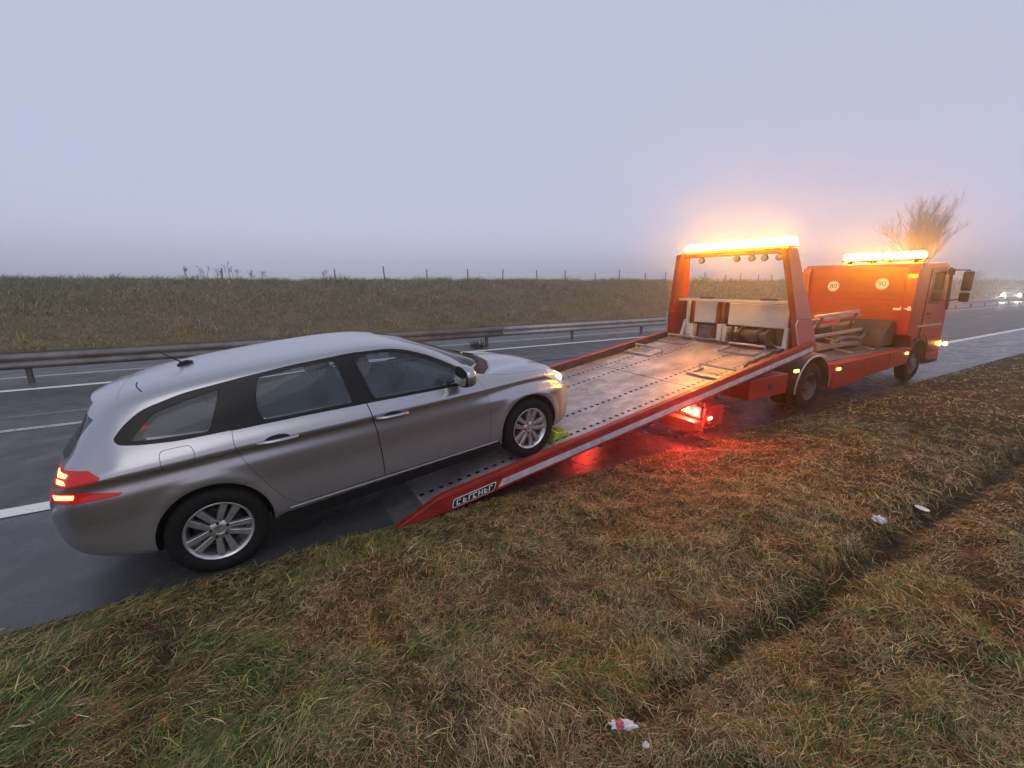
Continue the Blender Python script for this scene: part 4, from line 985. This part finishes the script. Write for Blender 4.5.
# gantry beacons (a bar of amber modules) and hanging work lamps
bar_ = tb(); bar_.box((6.77, 3.60, 2.545), (6.91, 5.48, 2.565)); lb = part(bar_, "light_bar", M_chas, bevel=.004)
for k in range(9):
    y0 = 3.61 + k * .207; mb = tb(); mb.hexa([(6.74, y0, 2.567), (6.94, y0, 2.567), (6.94, y0 + .165, 2.567), (6.74, y0 + .165, 2.567), (6.78, y0 + .02, 2.68), (6.90, y0 + .02, 2.68), (6.90, y0 + .145, 2.68), (6.78, y0 + .145, 2.68)]); part(mb, "beacon", M_beac, lb, .012)
for y in (3.78, 4.0, 4.2, 4.45, 5.1):
    mb = tb(); mb.lathe((6.80, y, 2.405), (-1, 0, 0), [(0, -.04), (.035, -.035), (.05, 0), (.05, .03), (.044, .03)], 16); mb.tube([(6.83, y, 2.44), (6.84, y, 2.47)], .012, 6); w_ = part(mb, "work_lamp", M_chas, bevel=0)
    mb = tb(); mb.lathe((6.80, y, 2.405), (-1, 0, 0), [(.046, .026), (0, .03)], 16); part(mb, "lamp_glass", M_work, w_, 0)
# --- chassis
mb = tb()
for y in (4.15, 4.93): mb.box((6.5, y, .62), (12.6, y + .09, .80)); mb.box((4.95, y + .01, .36), (6.7, y + .08, .5)); mb.hexa([(6.4, y + .005, .36), (6.7, y + .005, .36), (6.7, y + .085, .36), (6.4, y + .085, .36), (6.5, y + .005, .7), (6.7, y + .005, .7), (6.7, y + .085, .7), (6.5, y + .085, .7)])
for x in np.arange(6.6, 11.2, .9): mb.box((x, 4.2, .64), (x + .08, 5.0, .76))
part(mb, "chassis_frame", M_chas)
mb = tb()
for x0, x1, y0, y1, z in ((8.35, 9.2, 3.6, 4.12, .74), (9.24, 10.1, 3.6, 4.12, .74), (10.14, 11.1, 3.6, 4.12, .75), (8.35, 10.9, 5.08, 5.65, .74), (8.9, 10.2, 4.26, 4.9, .81)):
    mb.box((x0, y0, z - .03), (x1, y1, z))
part(mb, "deck_plate", M_grey, bevel=.004)
mb = tb()
for y, z in ((4.13, .835), (5.0, .835)): mb.box((7.7, y, z - .03), (11.0, y + .10, z + .02))
for x in (8.5, 9.4, 10.3): mb.bar((x, 3.7, .78), (x + .5, 4.9, .86), .05, .03)
part(mb, "slide_rail", M_silver, bevel=.004)
for (y, z, x0, x1) in ((4.05, 1.44, 8.7, 10.3), (4.25, 1.33, 8.7, 10.9), (4.40, 1.17, 8.75, 11.0), (4.15, 1.05, 8.75, 10.8)):
    mb = tb(); mb.bar((x0, y, z), (x1, y, z + .05), .07, .055); part(mb, "stowed_rail", M_silver, bevel=.012)
for x in (9.1, 10.4): mb = tb(); mb.bar((x, 4.36, .8), (x, 4.12, 1.44), .04, .04, up=(1, 0, 0)); part(mb, "rail_stand", M_chas)
mb = tb(); mb.tube([(9.0, 3.9, .95), (9.6, 3.95, 1.02), (10.2, 3.9, .98), (10.9, 4.1, 1.05)], .035, 8); mb.tube([(8.6, 4.0, .82), (9.4, 3.85, .9), (10.4, 3.95, .84)], .025, 8); part(mb, "pipe", M_grey, bevel=0)
mb = tb(); mb.prism([(10.75, .78), (11.27, .78), (11.27, 1.28), (11.15, 1.3), (10.95, 1.18), (10.8, 1.0)], 'y', 3.75, 4.7); part(mb, "engine_cover", M_chas, bevel=.05)
mb = tb(); mb.prism([(10.2, .78), (11.1, .78), (11.0, 1.1), (10.3, 1.15)], 'y', 4.75, 5.4); part(mb, "air_box", M_chas, bevel=.05)
# side skirts
for sg in (1, -1):
    Y = lambda y: 4.6 + (y - 4.6) * sg
    mb = tb(); mb.prism([(8.27, .27), (9.4, .31), (9.45, .36), (11.2, .44), (11.38, .60), (11.38, .76), (8.27, .70)], 'y', Y(3.46), Y(3.60)); sk_ = part(mb, "side_skirt", M_red, bevel=.012)
    mb = tb(); mb.box((9.43, Y(3.455), .34), (9.437, Y(3.46), .72)); mb.box((10.4, Y(3.455), .40), (10.407, Y(3.46), .74)); part(mb, "panel_seam", M_chas, sk_, 0)
    mb = tb(); mb.box((5.95, Y(3.48), .38), (6.92, Y(3.95), .69)); bx = part(mb, "tool_box", M_red, bevel=.015)
    mb = tb(); mb.lathe((6.45, Y(3.48), .53), (0, -sg, 0), [(0, .012), (.05, .012), (.05, -.01)], 16); part(mb, "latch", M_chas, bx, 0)
    mb = tb()
    pr = [(7.67 + r * math.cos(t), .37 + r * math.sin(t)) for r, ts in ((.53, np.linspace(R(-5), R(185), 19)), (.50, np.linspace(R(185), R(-5), 19))) for t in ts]
    mb.prism(pr, 'y', Y(3.47), Y(4.05)); mg = part(mb, "mudguard", M_chas, bevel=.004)
    mb = tb(); mb.tube([(7.67 + .525 * math.cos(t), Y(3.468), .37 + .525 * math.sin(t)) for t in np.linspace(R(-5), R(185), 25)], .013, 6); part(mb, "mudguard_edge", M_silver, mg, 0)
    for x, z in ((7.09, .71), (8.43, .61), (11.17, .66)):
        mb = tb(); mb.box((x - .05, Y(3.44), z - .022), (x + .05, Y(3.475), z + .022)); part(mb, "marker_lamp", M_mark, bevel=.006)
# truck wheels
def truck_wheel(x, y, sg, dual, steer=0):
    mb = MB(); mb.lathe((0, 0, 0), (0, -1, 0), [(0, -.1), (.11, -.1), (.11, .0), (.08, .05), (0, .06)], 24); wh = mb.build("wheel", M_chas, truck, smooth=40)
    mb = MB(); pr = [(.225, -.1), (.33, -.105), (.375, -.085), (.382, -.03), (.382, .03), (.375, .085), (.33, .105), (.235, .1), (.222, .07)]
    mb.lathe((0, 0, 0), (0, -1, 0), pr, 48)
    if dual: mb.lathe((0, .27, 0), (0, -1, 0), pr, 48)
    mb.build("tyre", M_tyre, wh, smooth=40)
    mb = MB(); o_ = -.06 if dual else .06
    mb.lathe((0, 0, 0), (0, -1, 0), [(.228, .085), (.215, .09), (.205, .06), (.195, o_), (.12, o_ + .02), (.11, o_ + .05), (.0, o_ + .055)], 40)
    for k in range(8):
        a = k * math.pi / 4; mb.lathe((.145 * math.cos(a), 0, .145 * math.sin(a)), (0, -1, 0), [(.014, o_), (.014, o_ + .04), (0, o_ + .042)], 8)
    mb.build("rim", M_grey, wh, smooth=35)
    wh.location = (x - TL_[0], y - TL_[1], .382); wh.rotation_euler = (0, 0.3, R(180) * (sg < 0) + steer)
for sg in (1, -1):
    truck_wheel(7.67, 4.6 - sg * 1.0, sg, True); truck_wheel(11.85, 4.6 - sg * .97, sg, False)
# rear end
mb = tb(); mb.box((4.72, 3.42, .16), (4.86, 5.78, .28)); mb.box((4.80, 3.42, .10), (4.92, 5.78, .16)); part(mb, "rear_bumper", M_redd, bevel=.012)
mb = tb(); mb.box((4.92, 3.9, .24), (5.4, 4.3, .6)); mb.box((4.92, 4.85, .24), (5.4, 5.3, .6)); mb.box((4.95, 3.48, .27), (5.0, 5.72, .50)); part(mb, "rear_bracket", M_chas, bevel=.01)
for sg in (1, -1):
    Y = lambda y: 4.6 + (y - 4.6) * sg
    mb = tb(); mb.box((4.88, Y(3.46), .29), (4.95, Y(3.92), .45)); tl = part(mb, "tail_lamp", M_chas, bevel=.015)
    mb = tb(); mb.lathe((4.885, Y(3.53), .37), (-1, 0, 0), [(.045, -.01), (.045, .015), (0, .022)], 18); part(mb, "lamp_lens", M_tail, tl, 0)
    mb = tb(); mb.hexa([(4.87, Y(3.60), .33), (4.885, Y(3.60), .33), (4.885, Y(3.86), .35), (4.87, Y(3.86), .35), (4.87, Y(3.60), .37), (4.885, Y(3.60), .37), (4.885, Y(3.88), .375), (4.87, Y(3.88), .375)]); part(mb, "lamp_lens", M_turn, tl, .004)
    mb = tb(); mb.hexa([(4.87, Y(3.62), .39), (4.885, Y(3.62), .39), (4.885, Y(3.80), .39), (4.87, Y(3.80), .39), (4.87, Y(3.66), .43), (4.885, Y(3.66), .43), (4.885, Y(3.78), .43), (4.87, Y(3.78), .43)]); part(mb, "lamp_lens", M_turn, tl, .004)
    mb = tb(); mb.box((4.98, Y(3.41), .27), (5.06, Y(3.425), .31)); part(mb, "marker_lamp", M_tail, bevel=.004)
    mb = tb(); mb.box((4.92, Y(3.425), .17), (5.3, Y(3.46), .44)); part(mb, "rear_side_plate", M_redd, bevel=.008)
    tld = bpy.data.lights.new("tail_glow", 'POINT'); tld.energy = 150 if sg > 0 else 70; tld.color = (1, .05, .03); tld.shadow_soft_size = .05
    tlo = bpy.data.objects.new("tail_lamp_light", tld); C.objects.link(tlo); tlo.location = (4.80 - TL_[0], Y(3.56) - TL_[1], .36); tlo.parent = truck
# --- cab
CY0, CY1 = 3.52, 5.66
prof = [(11.30, .98), (11.30, 2.33), (11.37, 2.42), (12.55, 2.45), (12.75, 2.40), (12.98, 1.62), (13.08, 1.40), (13.12, .52), (13.02, .36), (12.42, .38), (12.38, .55), (12.22, .80), (11.95, .92), (11.7, .92), (11.48, .84), (11.42, .98)]
mb = tb(); mb.prism(prof, 'y', CY0, CY1); cab = part(mb, "cab", M_red, bevel=.035, smooth=35)
cab.modifiers["bevel"].segments = 4
# rear wall pressings
for z in (1.30, 1.42, 1.54, 1.66, 1.78):
    mb = tb(); mb.box((11.285, 3.75, z), (11.302, 5.45, z + .035)); part(mb, "rear_rib", M_red, cab, .007)
for y in (3.68, 5.48): mb = tb(); mb.box((11.282, y, 1.12), (11.302, y + .04, 2.25)); part(mb, "rear_seam", M_redd, cab, .008)
for sg in (1, -1):
    Y = lambda y: 4.59 + (y - 4.59) * sg
    mb = tb(); mb.prism(rounded([(11.80, .95), (11.80, 2.30), (12.58, 2.34), (12.82, 1.62), (12.86, .62), (12.42, .60), (12.25, .88), (12.05, .98)], .04, 3), 'y', Y(3.505), Y(3.53)); dr = part(mb, "door", M_red, truck, .006)
    mb = tb(); mb.prism(rounded(grow([(11.80, .95), (11.80, 2.30), (12.58, 2.34), (12.82, 1.62), (12.86, .62), (12.42, .60), (12.25, .88), (12.05, .98)], .016), .04, 3), 'y', Y(3.513), Y(3.53)); part(mb, "door_seal", M_chas, dr, 0)
    mb = tb(); mb.prism(rounded([(11.19, 1.0), (11.19, 2.25), (11.27, 2.36), (11.31, 2.36), (11.31, 1.0)], .05, 3), 'y', Y(3.515), Y(3.70)); part(mb, "side_deflector", M_red, cab, .03)
    mb = tb(); mb.box((12.42, Y(3.475), .36), (12.92, Y(3.54), .42)); mb.box((12.5, Y(3.48), .60), (12.86, Y(3.53), .64)); part(mb, "cab_steps", M_chas, cab, .008)
    mb = tb(); mb.prism(rounded([(11.86, 1.62), (11.86, 2.24), (12.53, 2.27), (12.74, 1.60)], .05, 3), 'y', Y(3.50), Y(3.515)); part(mb, "window", M_cabglass, dr, .003)
    mb = tb(); mb.tube([(11.88, Y(3.505), 1.42), (11.92, Y(3.475), 1.42), (12.08, Y(3.475), 1.42), (12.12, Y(3.505), 1.42)], .014, 8); part(mb, "handle", M_chas, dr, 0)
    mb = tb(); mb.box((11.55, Y(3.49), 1.15), (12.85, Y(3.502), 1.19)); part(mb, "trim_strip", M_silver, cab, .003)
    mb = tb(); mb.prism([(12.80, 2.36), (12.90, 2.30), (13.08, 1.55), (13.02, 1.45), (12.88, 1.6)], 'y', Y(3.497), Y(3.62)); part(mb, "corner_fairing", M_chas, cab, .02)
    mb = tb(); ts = np.linspace(R(0), R(180), 15)
    pr = [(11.85 + .50 * math.cos(t), .40 + .52 * math.sin(t)) for t in ts] + [(11.85 + .455 * math.cos(t), .40 + .475 * math.sin(t)) for t in ts[::-1]]
    mb.prism(pr, 'y', Y(3.49), Y(4.0)); part(mb, "front_mudguard", M_chas, cab, .006)
    mb = tb(); mb.bar((12.72, Y(3.52), 2.30), (13.0, Y(3.27), 2.29), .025, .025); mb.bar((12.85, Y(3.52), 1.66), (13.0, Y(3.27), 1.70), .025, .025); mb.box((12.66, Y(3.44), 2.2), (12.78, Y(3.52), 2.32)); ar = part(mb, "mirror_arm", M_chas, truck, .004)
    mb = tb(); mb.box((12.96, Y(3.20), 1.86), (13.06, Y(3.36), 2.27)); mb.box((12.96, Y(3.20), 1.64), (13.06, Y(3.36), 1.84)); part(mb, "mirror_housing", M_chas, ar, .03)
    mb = tb(); mb.box((12.952, Y(3.22), 1.89), (12.958, Y(3.34), 2.24)); mb.box((12.952, Y(3.22), 1.67), (12.958, Y(3.34), 1.81)); part(mb, "mirror_glass", M_cabglass, ar, 0)
    mb = tb(); mb.box((12.94, Y(3.475), .68), (13.02, Y(3.51), .78)); part(mb, "indicator", M_turn, cab, .01)
    mb = tb(); mb.box((13.08, Y(3.56), .62), (13.135, Y(3.86), .80)); part(mb, "headlamp", M_headlit, cab, .02)
    mb = tb(); mb.bar((13.10, Y(3.44), .72), (13.16, Y(3.44), .72), .07, .08); part(mb, "side_lamp", lamp_mat("lit_front_lamp", (1, .55, .15), 18.0) if sg > 0 else bpy.data.materials["lit_front_lamp"], cab, .02)
mb = tb(); mb.box((12.45, CY0 - .01, .30), (13.16, CY1 + .01, .56)); part(mb, "front_bumper", M_redd, cab, .05)
mb = tb(); mb.prism([(12.80, 2.38), (12.84, 2.36), (13.07, 1.60), (13.03, 1.60)], 'y', 3.66, 5.52); part(mb, "windscreen", M_cabglass, cab, .004)
# speed roundels, data plates
def text_mesh(name, s, size, loc, rot, m, parent, ext=.001):
    cu = bpy.data.curves.new(name, 'FONT'); cu.body = s; cu.size = size; cu.align_x = 'CENTER'; cu.align_y = 'CENTER'; cu.extrude = ext
    o = bpy.data.objects.new("tmp", cu); C.objects.link(o); dg = bpy.context.evaluated_depsgraph_get(); dg.update()
    me = bpy.data.meshes.new_from_object(o.evaluated_get(dg)); bpy.data.objects.remove(o)
    me.materials.clear(); me.materials.append(m); t = link(name, me, parent); t.location = loc; t.rotation_euler = rot; return t
for y, z, s in ((5.01, 1.96, "80"), (4.12, 2.01, "90")):
    mb = tb(); mb.lathe((11.30, y, z), (-1, 0, 0), [(.0, .0045), (.115, .0045), (.115, -.004)], 28); mb.mi = 1
    mb.lathe((11.30, y, z), (-1, 0, 0), [(.098, .0055), (.105, .0055)], 28); rd = part(mb, "speed_roundel", [M_wht, M_blk], truck, 0)
    text_mesh("digits", s, .145, (11.2945 - TL_[0], y - TL_[1], z), (R(90), 0, R(-90)), M_blk, rd)
mb = tb(); mb.box((11.294, 3.73, 1.49), (11.30, 3.86, 1.57)); part(mb, "data_plate", M_wht, cab, 0)
mb = tb(); mb.prism([(3.53, 1.50), (3.545, 1.575), (3.58, 1.585), (3.60, 1.54), (3.66, 1.535), (3.64, 1.52), (3.60, 1.515), (3.575, 1.49)], 'x', 11.176, 11.19); part(mb, "white_emblem", M_wht, cab, 0)
# cab beacons
for y0 in (3.71, 4.46):
    mb = tb(); mb.box((11.82, y0, 2.50), (12.02, y0 + .70, 2.53)); mb.box((11.88, y0 + .1, 2.42), (11.96, y0 + .16, 2.51)); mb.box((11.88, y0 + .54, 2.42), (11.96, y0 + .6, 2.51)); lb = part(mb, "light_bar", M_chas, bevel=.004)
    for k in range(3): mb = tb(); mb.box((11.81, y0 + .01 + k * .23, 2.532), (12.03, y0 + .21 + k * .23, 2.66)); part(mb, "beacon", M_beac, lb, .03)
# ================================================================== fence, weeds, trees, traffic, litter
M_wood = mat("weathered_post_wood", (0.09, 0.08, 0.07), 0.85, var=0.3, scale=20); M_stalk = mat("dry_stalk", (0.10, 0.085, 0.065), 0.8, var=0.3, scale=20)
M_bark = mat("bare_bark", (0.085, 0.068, 0.055), 0.85, var=0.3, scale=6)
def bz(x, y): return float(bank_z(np.array([x]), np.array([y]))[0])
mb = MB(); mb.tube([(0, 0, -.3), (0.01, 0, .3), (0, .01, .62)], [.036, .034, .03], 8); fp0 = mb.build("fence_post", M_wood, None)
n = 0
for k in range(0, 62):
    x = -1.2 + 2.62 * k
    if k in (1,): continue
    o = fp0 if n == 0 else fp0.copy()
    if n: C.objects.link(o)
    n += 1
    o.location = (x + .25 * math.sin(k * 3.1), 26.0, bz(x, 26.0)); o.rotation_euler = (.06 * math.sin(k * 5.3), .07 * math.cos(k * 2.2), k); o.scale = (1, 1, .95 + .3 * math.sin(k * 1.7) ** 2)
    tag(o, "thin dark wooden fence post standing on the embankment crest, one of an even row", "fence post", "fence posts along the embankment crest")
# dry weed stalks
WL = ["tall dry forked weed stalk at the left of the embankment crest", "thin dry weed leaning left on the embankment crest", "short dry weed beside a fence post on the embankment crest", "tallest feathery dry weed on the embankment crest",
      "dry weed with spread branches on the crest left of the roof", "low dry weed on the crest above the car roof", "small dry weed on the crest behind the car roof", "dry weed on the crest above the bonnet"]
for i, (x, h) in enumerate(((-2.6, .75), (-1.85, .68), (-1.3, .55), (-.87, .92), (-.6, .72), (.1, .5), (.6, .45), (3.5, .6))):
    r = random.Random(i); z = bz(x, 25.9); mb = MB((x, 25.9, z))
    for s in range(3):
        a = r.uniform(-.3, .3); b = r.uniform(-.15, .15); hh = h * r.uniform(.6, 1); p = [(x + s * .07 - .1, 25.9, z - .05), (x + s * .07 - .1 + a * .4 * hh, 25.9 + b * .4, z + .5 * hh), (x + s * .07 - .1 + a * hh, 25.9 + b, z + hh)]
        mb.tube(p, [.011, .008, .005], 5)
        for t in range(5):
            q = Vector(p[1]).lerp(Vector(p[2]), r.uniform(0, .95)); d = Vector((r.uniform(-.14, .14), r.uniform(-.1, .1), r.uniform(.05, .14))); mb.tube([q, q + d], [.005, .009], 4)
    o = mb.build("weed", M_stalk, None); o.location = (x, 25.9, z); tag(o, WL[i], "weed", "dry weeds on the embankment crest")
# dark weed tuft by the guardrail post
mb = MB((6.0, 12.45, 0)); r = random.Random(3)
for k in range(90):
    a = r.uniform(0, 6.28); l = r.uniform(.12, .34); t = r.uniform(.2, 1.2); p = Vector((6.0 + r.gauss(0, .09), 12.45 + r.gauss(0, .06), 0)); d = Vector((math.cos(a) * math.cos(t), math.sin(a) * math.cos(t), math.sin(t))) * l
    mb.tube([p, p + d * .6 + Vector((0, 0, .02)), p + d], [.010, .009, .003], 4)
o = mb.build("weed_tuft", mat("dark_weed", (.03, .04, .02), .8, var=.4, scale=20), None); o.location = (6.0, 12.45, 0); tag(o, "small dark weed tuft growing at the foot of the median guardrail", "weed")
# bare trees
def tree(name, loc, height, spread, seed, label, m, nmain=9, twigs=True):
    r = random.Random(seed); root = empty(name, loc, label, "tree")
    tr = MB(); cr = MB(); h0 = height * .16
    tr.tube([(0, 0, -.5), (0, 0, h0 * .5), (.1, 0, h0)], [height * .024, height * .02, height * .018], 10); tr.build("trunk", m, root)
    segs = []
    def grow_(p, d, l, rad, lev):
        pts = [p]; q = p.copy(); dd = d.copy(); n_ = 4
        for k in range(n_):
            dd = (dd + Vector((r.gauss(0, .13), r.gauss(0, .13), r.gauss(.05, .07)))).normalized(); q = q + dd * l / n_; pts.append(q.copy())
        cr.tube(pts, [rad * (1 - .6 * k / n_) for k in range(n_ + 1)], 5 if lev < 2 else 3, cap=False)
        if lev >= 3: return
        for k in range((8, 7, 5)[lev]):
            i = r.uniform(.25, 1.0); j = min(n_ - 1, int(i * n_)); base = pts[j].lerp(pts[j + 1], i * n_ - j if i < 1 else 1)
            ax = Vector((r.gauss(0, 1), r.gauss(0, 1), r.gauss(0, 1))).normalized(); nd = (dd + ax * r.uniform(.35, .8) + Vector((0, 0, .32))).normalized()
            grow_(base, nd, l * r.uniform(.38, .62), rad * .5, lev + 1)
    for k in range(nmain):
        a = 6.283 * k / nmain + r.uniform(-.3, .3); t = r.uniform(.10, 1.0) * spread
        grow_(Vector((0, 0, h0 * r.uniform(.7, 1))), Vector((math.cos(a) * t, math.sin(a) * t, 1)).normalized(), height * r.uniform(.40, .52), height * .0048, 0)
    cr.build("crown", m, root, smooth=0); return root
tree("bare_tree", (83.0, 26.3, 1.2), 13.2, .6, 34, "bare winter tree with upright branches rising behind the truck cab", M_bark, 18)
tree("bare_tree", (131.0, 33.0, 0.5), 5.0, .9, 8, "small hazy bare tree far down the road beyond the truck mirror", M_bark, 8)
# oncoming cars far down the road, headlamps lit
def far_car(x, y, label, m):
    root = empty("oncoming_car", (x, y, 0), label, "car", "oncoming cars with lit headlamps")
    mb = MB(); mb.prism([(-2.1, .35), (-2.15, .75), (-1.1, .95), (-.4, 1.42), (1.2, 1.42), (2.0, .98), (2.1, .4)], 'y', -.85, .85); mb.build("body", m, root, .08)
    mb = MB(); mb.prism([(-1.12, .97), (-.44, 1.39), (-.40, 1.36), (-1.05, .94)], 'y', -.72, .72); mb.build("windscreen", M_cabglass, root)
    for s in (-1, 1):
        MB().lathe((-2.14, s * .62, .68), (-1, 0, 0), [(.0, .05), (.10, .04), (.13, 0)], 16).build("headlamp", M_far, root)
        for xx in (-1.35, 1.35): mb = MB(); mb.lathe((xx, s * .80, .31), (0, s, 0), [(0, -.1), (.31, -.1), (.31, .08), (.2, .09), (0, .06)], 20); mb.build("wheel", M_tyre, root)
M_far = mat("lit_far_headlamp", (.8, .8, .8), .2, emit=(1, .93, .8), estr=380)
far_car(78, 15.2, "oncoming dark car with the brightest headlamps, nearest the right edge", mat("dark_car_paint", (.05, .05, .06), .3, .3))
far_car(112, 15.2, "hazy oncoming car farther back, left of the brightest headlamps", mat("grey_car_paint", (.12, .12, .13), .3, .3))
# wheel chock in front of the front tyre
M_hiv = mat("yellow_green_plastic", (.34, .48, .06), .5, var=.2, scale=20)
pc = DK((2.02, 3.80, 0)); mb = MB(tuple(pc))
def LD(s, y, n): return DK((2.02 + s, 3.80 + y, n))
mb.hexa([LD(-.13, -.09, .004), LD(.13, -.09, .004), LD(.13, .09, .004), LD(-.13, .09, .004), LD(-.08, -.09, .10), LD(.07, -.09, .05), LD(.07, .09, .05), LD(-.08, .09, .10)])
for k in range(3): mb.bar(LD(-.02 + .05 * k, -.092, .085 - .02 * k), LD(-.02 + .05 * k, .092, .085 - .02 * k), .016, .02)
o = mb.build("wheel_chock", M_hiv, None, .012); o.location = pc; tag(o, "yellow green wheel chock on the ramp before the car's front tyre", "wheel chock")
# litter
def crumple(name, x, y, sx, sy, sz, seed, mats, label, dz=.05, redpart=False):
    bm = bmesh.new(); bmesh.ops.create_icosphere(bm, subdivisions=4, radius=1); r = random.Random(seed)
    for v in bm.verts:
        p = v.co.copy(); k = 1 + .55 * mnoise.noise(p * 1.7 + Vector((seed, 0, 0))) + .4 * mnoise.noise(p * 3.1 + Vector((0, seed, 0))) + .22 * mnoise.noise(p * 8 + Vector((0, seed, 3)))
        v.co = Vector((p.x * sx * k, p.y * sy * k, p.z * sz * k))
    if redpart:
        for f in bm.faces:
            if -.75 < f.calc_center_median().x / sx < -.1: f.material_index = 1
    me = bpy.data.meshes.new(name); bm.to_mesh(me); bm.free()
    for m in mats: me.materials.append(m)
    me.shade_smooth(); me.set_sharp_from_angle(angle=R(25)); o = link(name, me); z = float(verge_z(np.array([x]), np.array([y]))[0]); o.location = (x, y, z + dz); o.rotation_euler = (.2, .25, -.35); return tag(o, label, "litter")
M_lit = mat("crumpled_wrapper_white", (.62, .60, .64), .45); M_litr = mat("wrapper_red", (.45, .10, .09), .45)
crumple("litter_wrapper", 1.15, 1.03, .052, .018, .015, 2, [M_lit, M_litr], "crumpled white wrapper with a red patch lying in the grass", .085, True)
crumple("litter_scrap", 1.14, .90, .011, .010, .009, 4, [M_lit], "tiny white scrap just right of the crumpled red and white wrapper", .075)
crumple("litter_bag", 4.07, 1.22, .05, .036, .022, 6, [M_lit], "pale crumpled plastic bag lying in the grass rut", .09)
mb = MB(); mb.lathe((0, 0, 0), (0, 0, 1), [(0, .0), (.034, .0), (.049, .009), (.052, .010), (.049, .006), (.034, -.004), (0, -.004)], 24)
o = mb.build("litter_plate", M_lit, None); z = float(verge_z(np.array([4.85]), np.array([1.18]))[0]); o.location = (4.85, 1.18, z + .07); o.rotation_euler = (.12, .1, 0); tag(o, "white paper plate tilted in the rut beyond the plastic bag", "litter")
mb = MB(); mb.box((-.04, -.02, 0), (.04, .02, .008)); mb.box((.03, -.02, .0081), (.04, .02, .011)); o = mb.build("litter_box", mat("dark_card", (.02, .018, .02), .7, spec=.2), None, .004); z = float(verge_z(np.array([2.7]), np.array([1.02]))[0]); o.location = (2.7, 1.02, z + .025); o.rotation_euler = (.1, .1, .5); tag(o, "flattened dark card packet lying in the muddy rut", "litter")
# ------------------------------------------------------------------ haze
hz = bpy.data.materials.new("haze"); hz.use_nodes = True; nt = hz.node_tree; nt.nodes.clear()
ho = nt.nodes.new("ShaderNodeOutputMaterial"); pv = nt.nodes.new("ShaderNodeVolumePrincipled"); pv.inputs['Color'].default_value = (0.98, 0.98, 0.99, 1); pv.inputs['Density'].default_value = 0.006; pv.inputs['Anisotropy'].default_value = 0.9
nt.links.new(pv.outputs[0], ho.inputs['Volume'])
mb = MB(); mb.box((-440, -80, -1.6), (650, 360, 17)); o = mb.build("haze", hz, None, smooth=0); tag(o, kind="stuff"); o["label"] = "even grey mist over the road and fields"
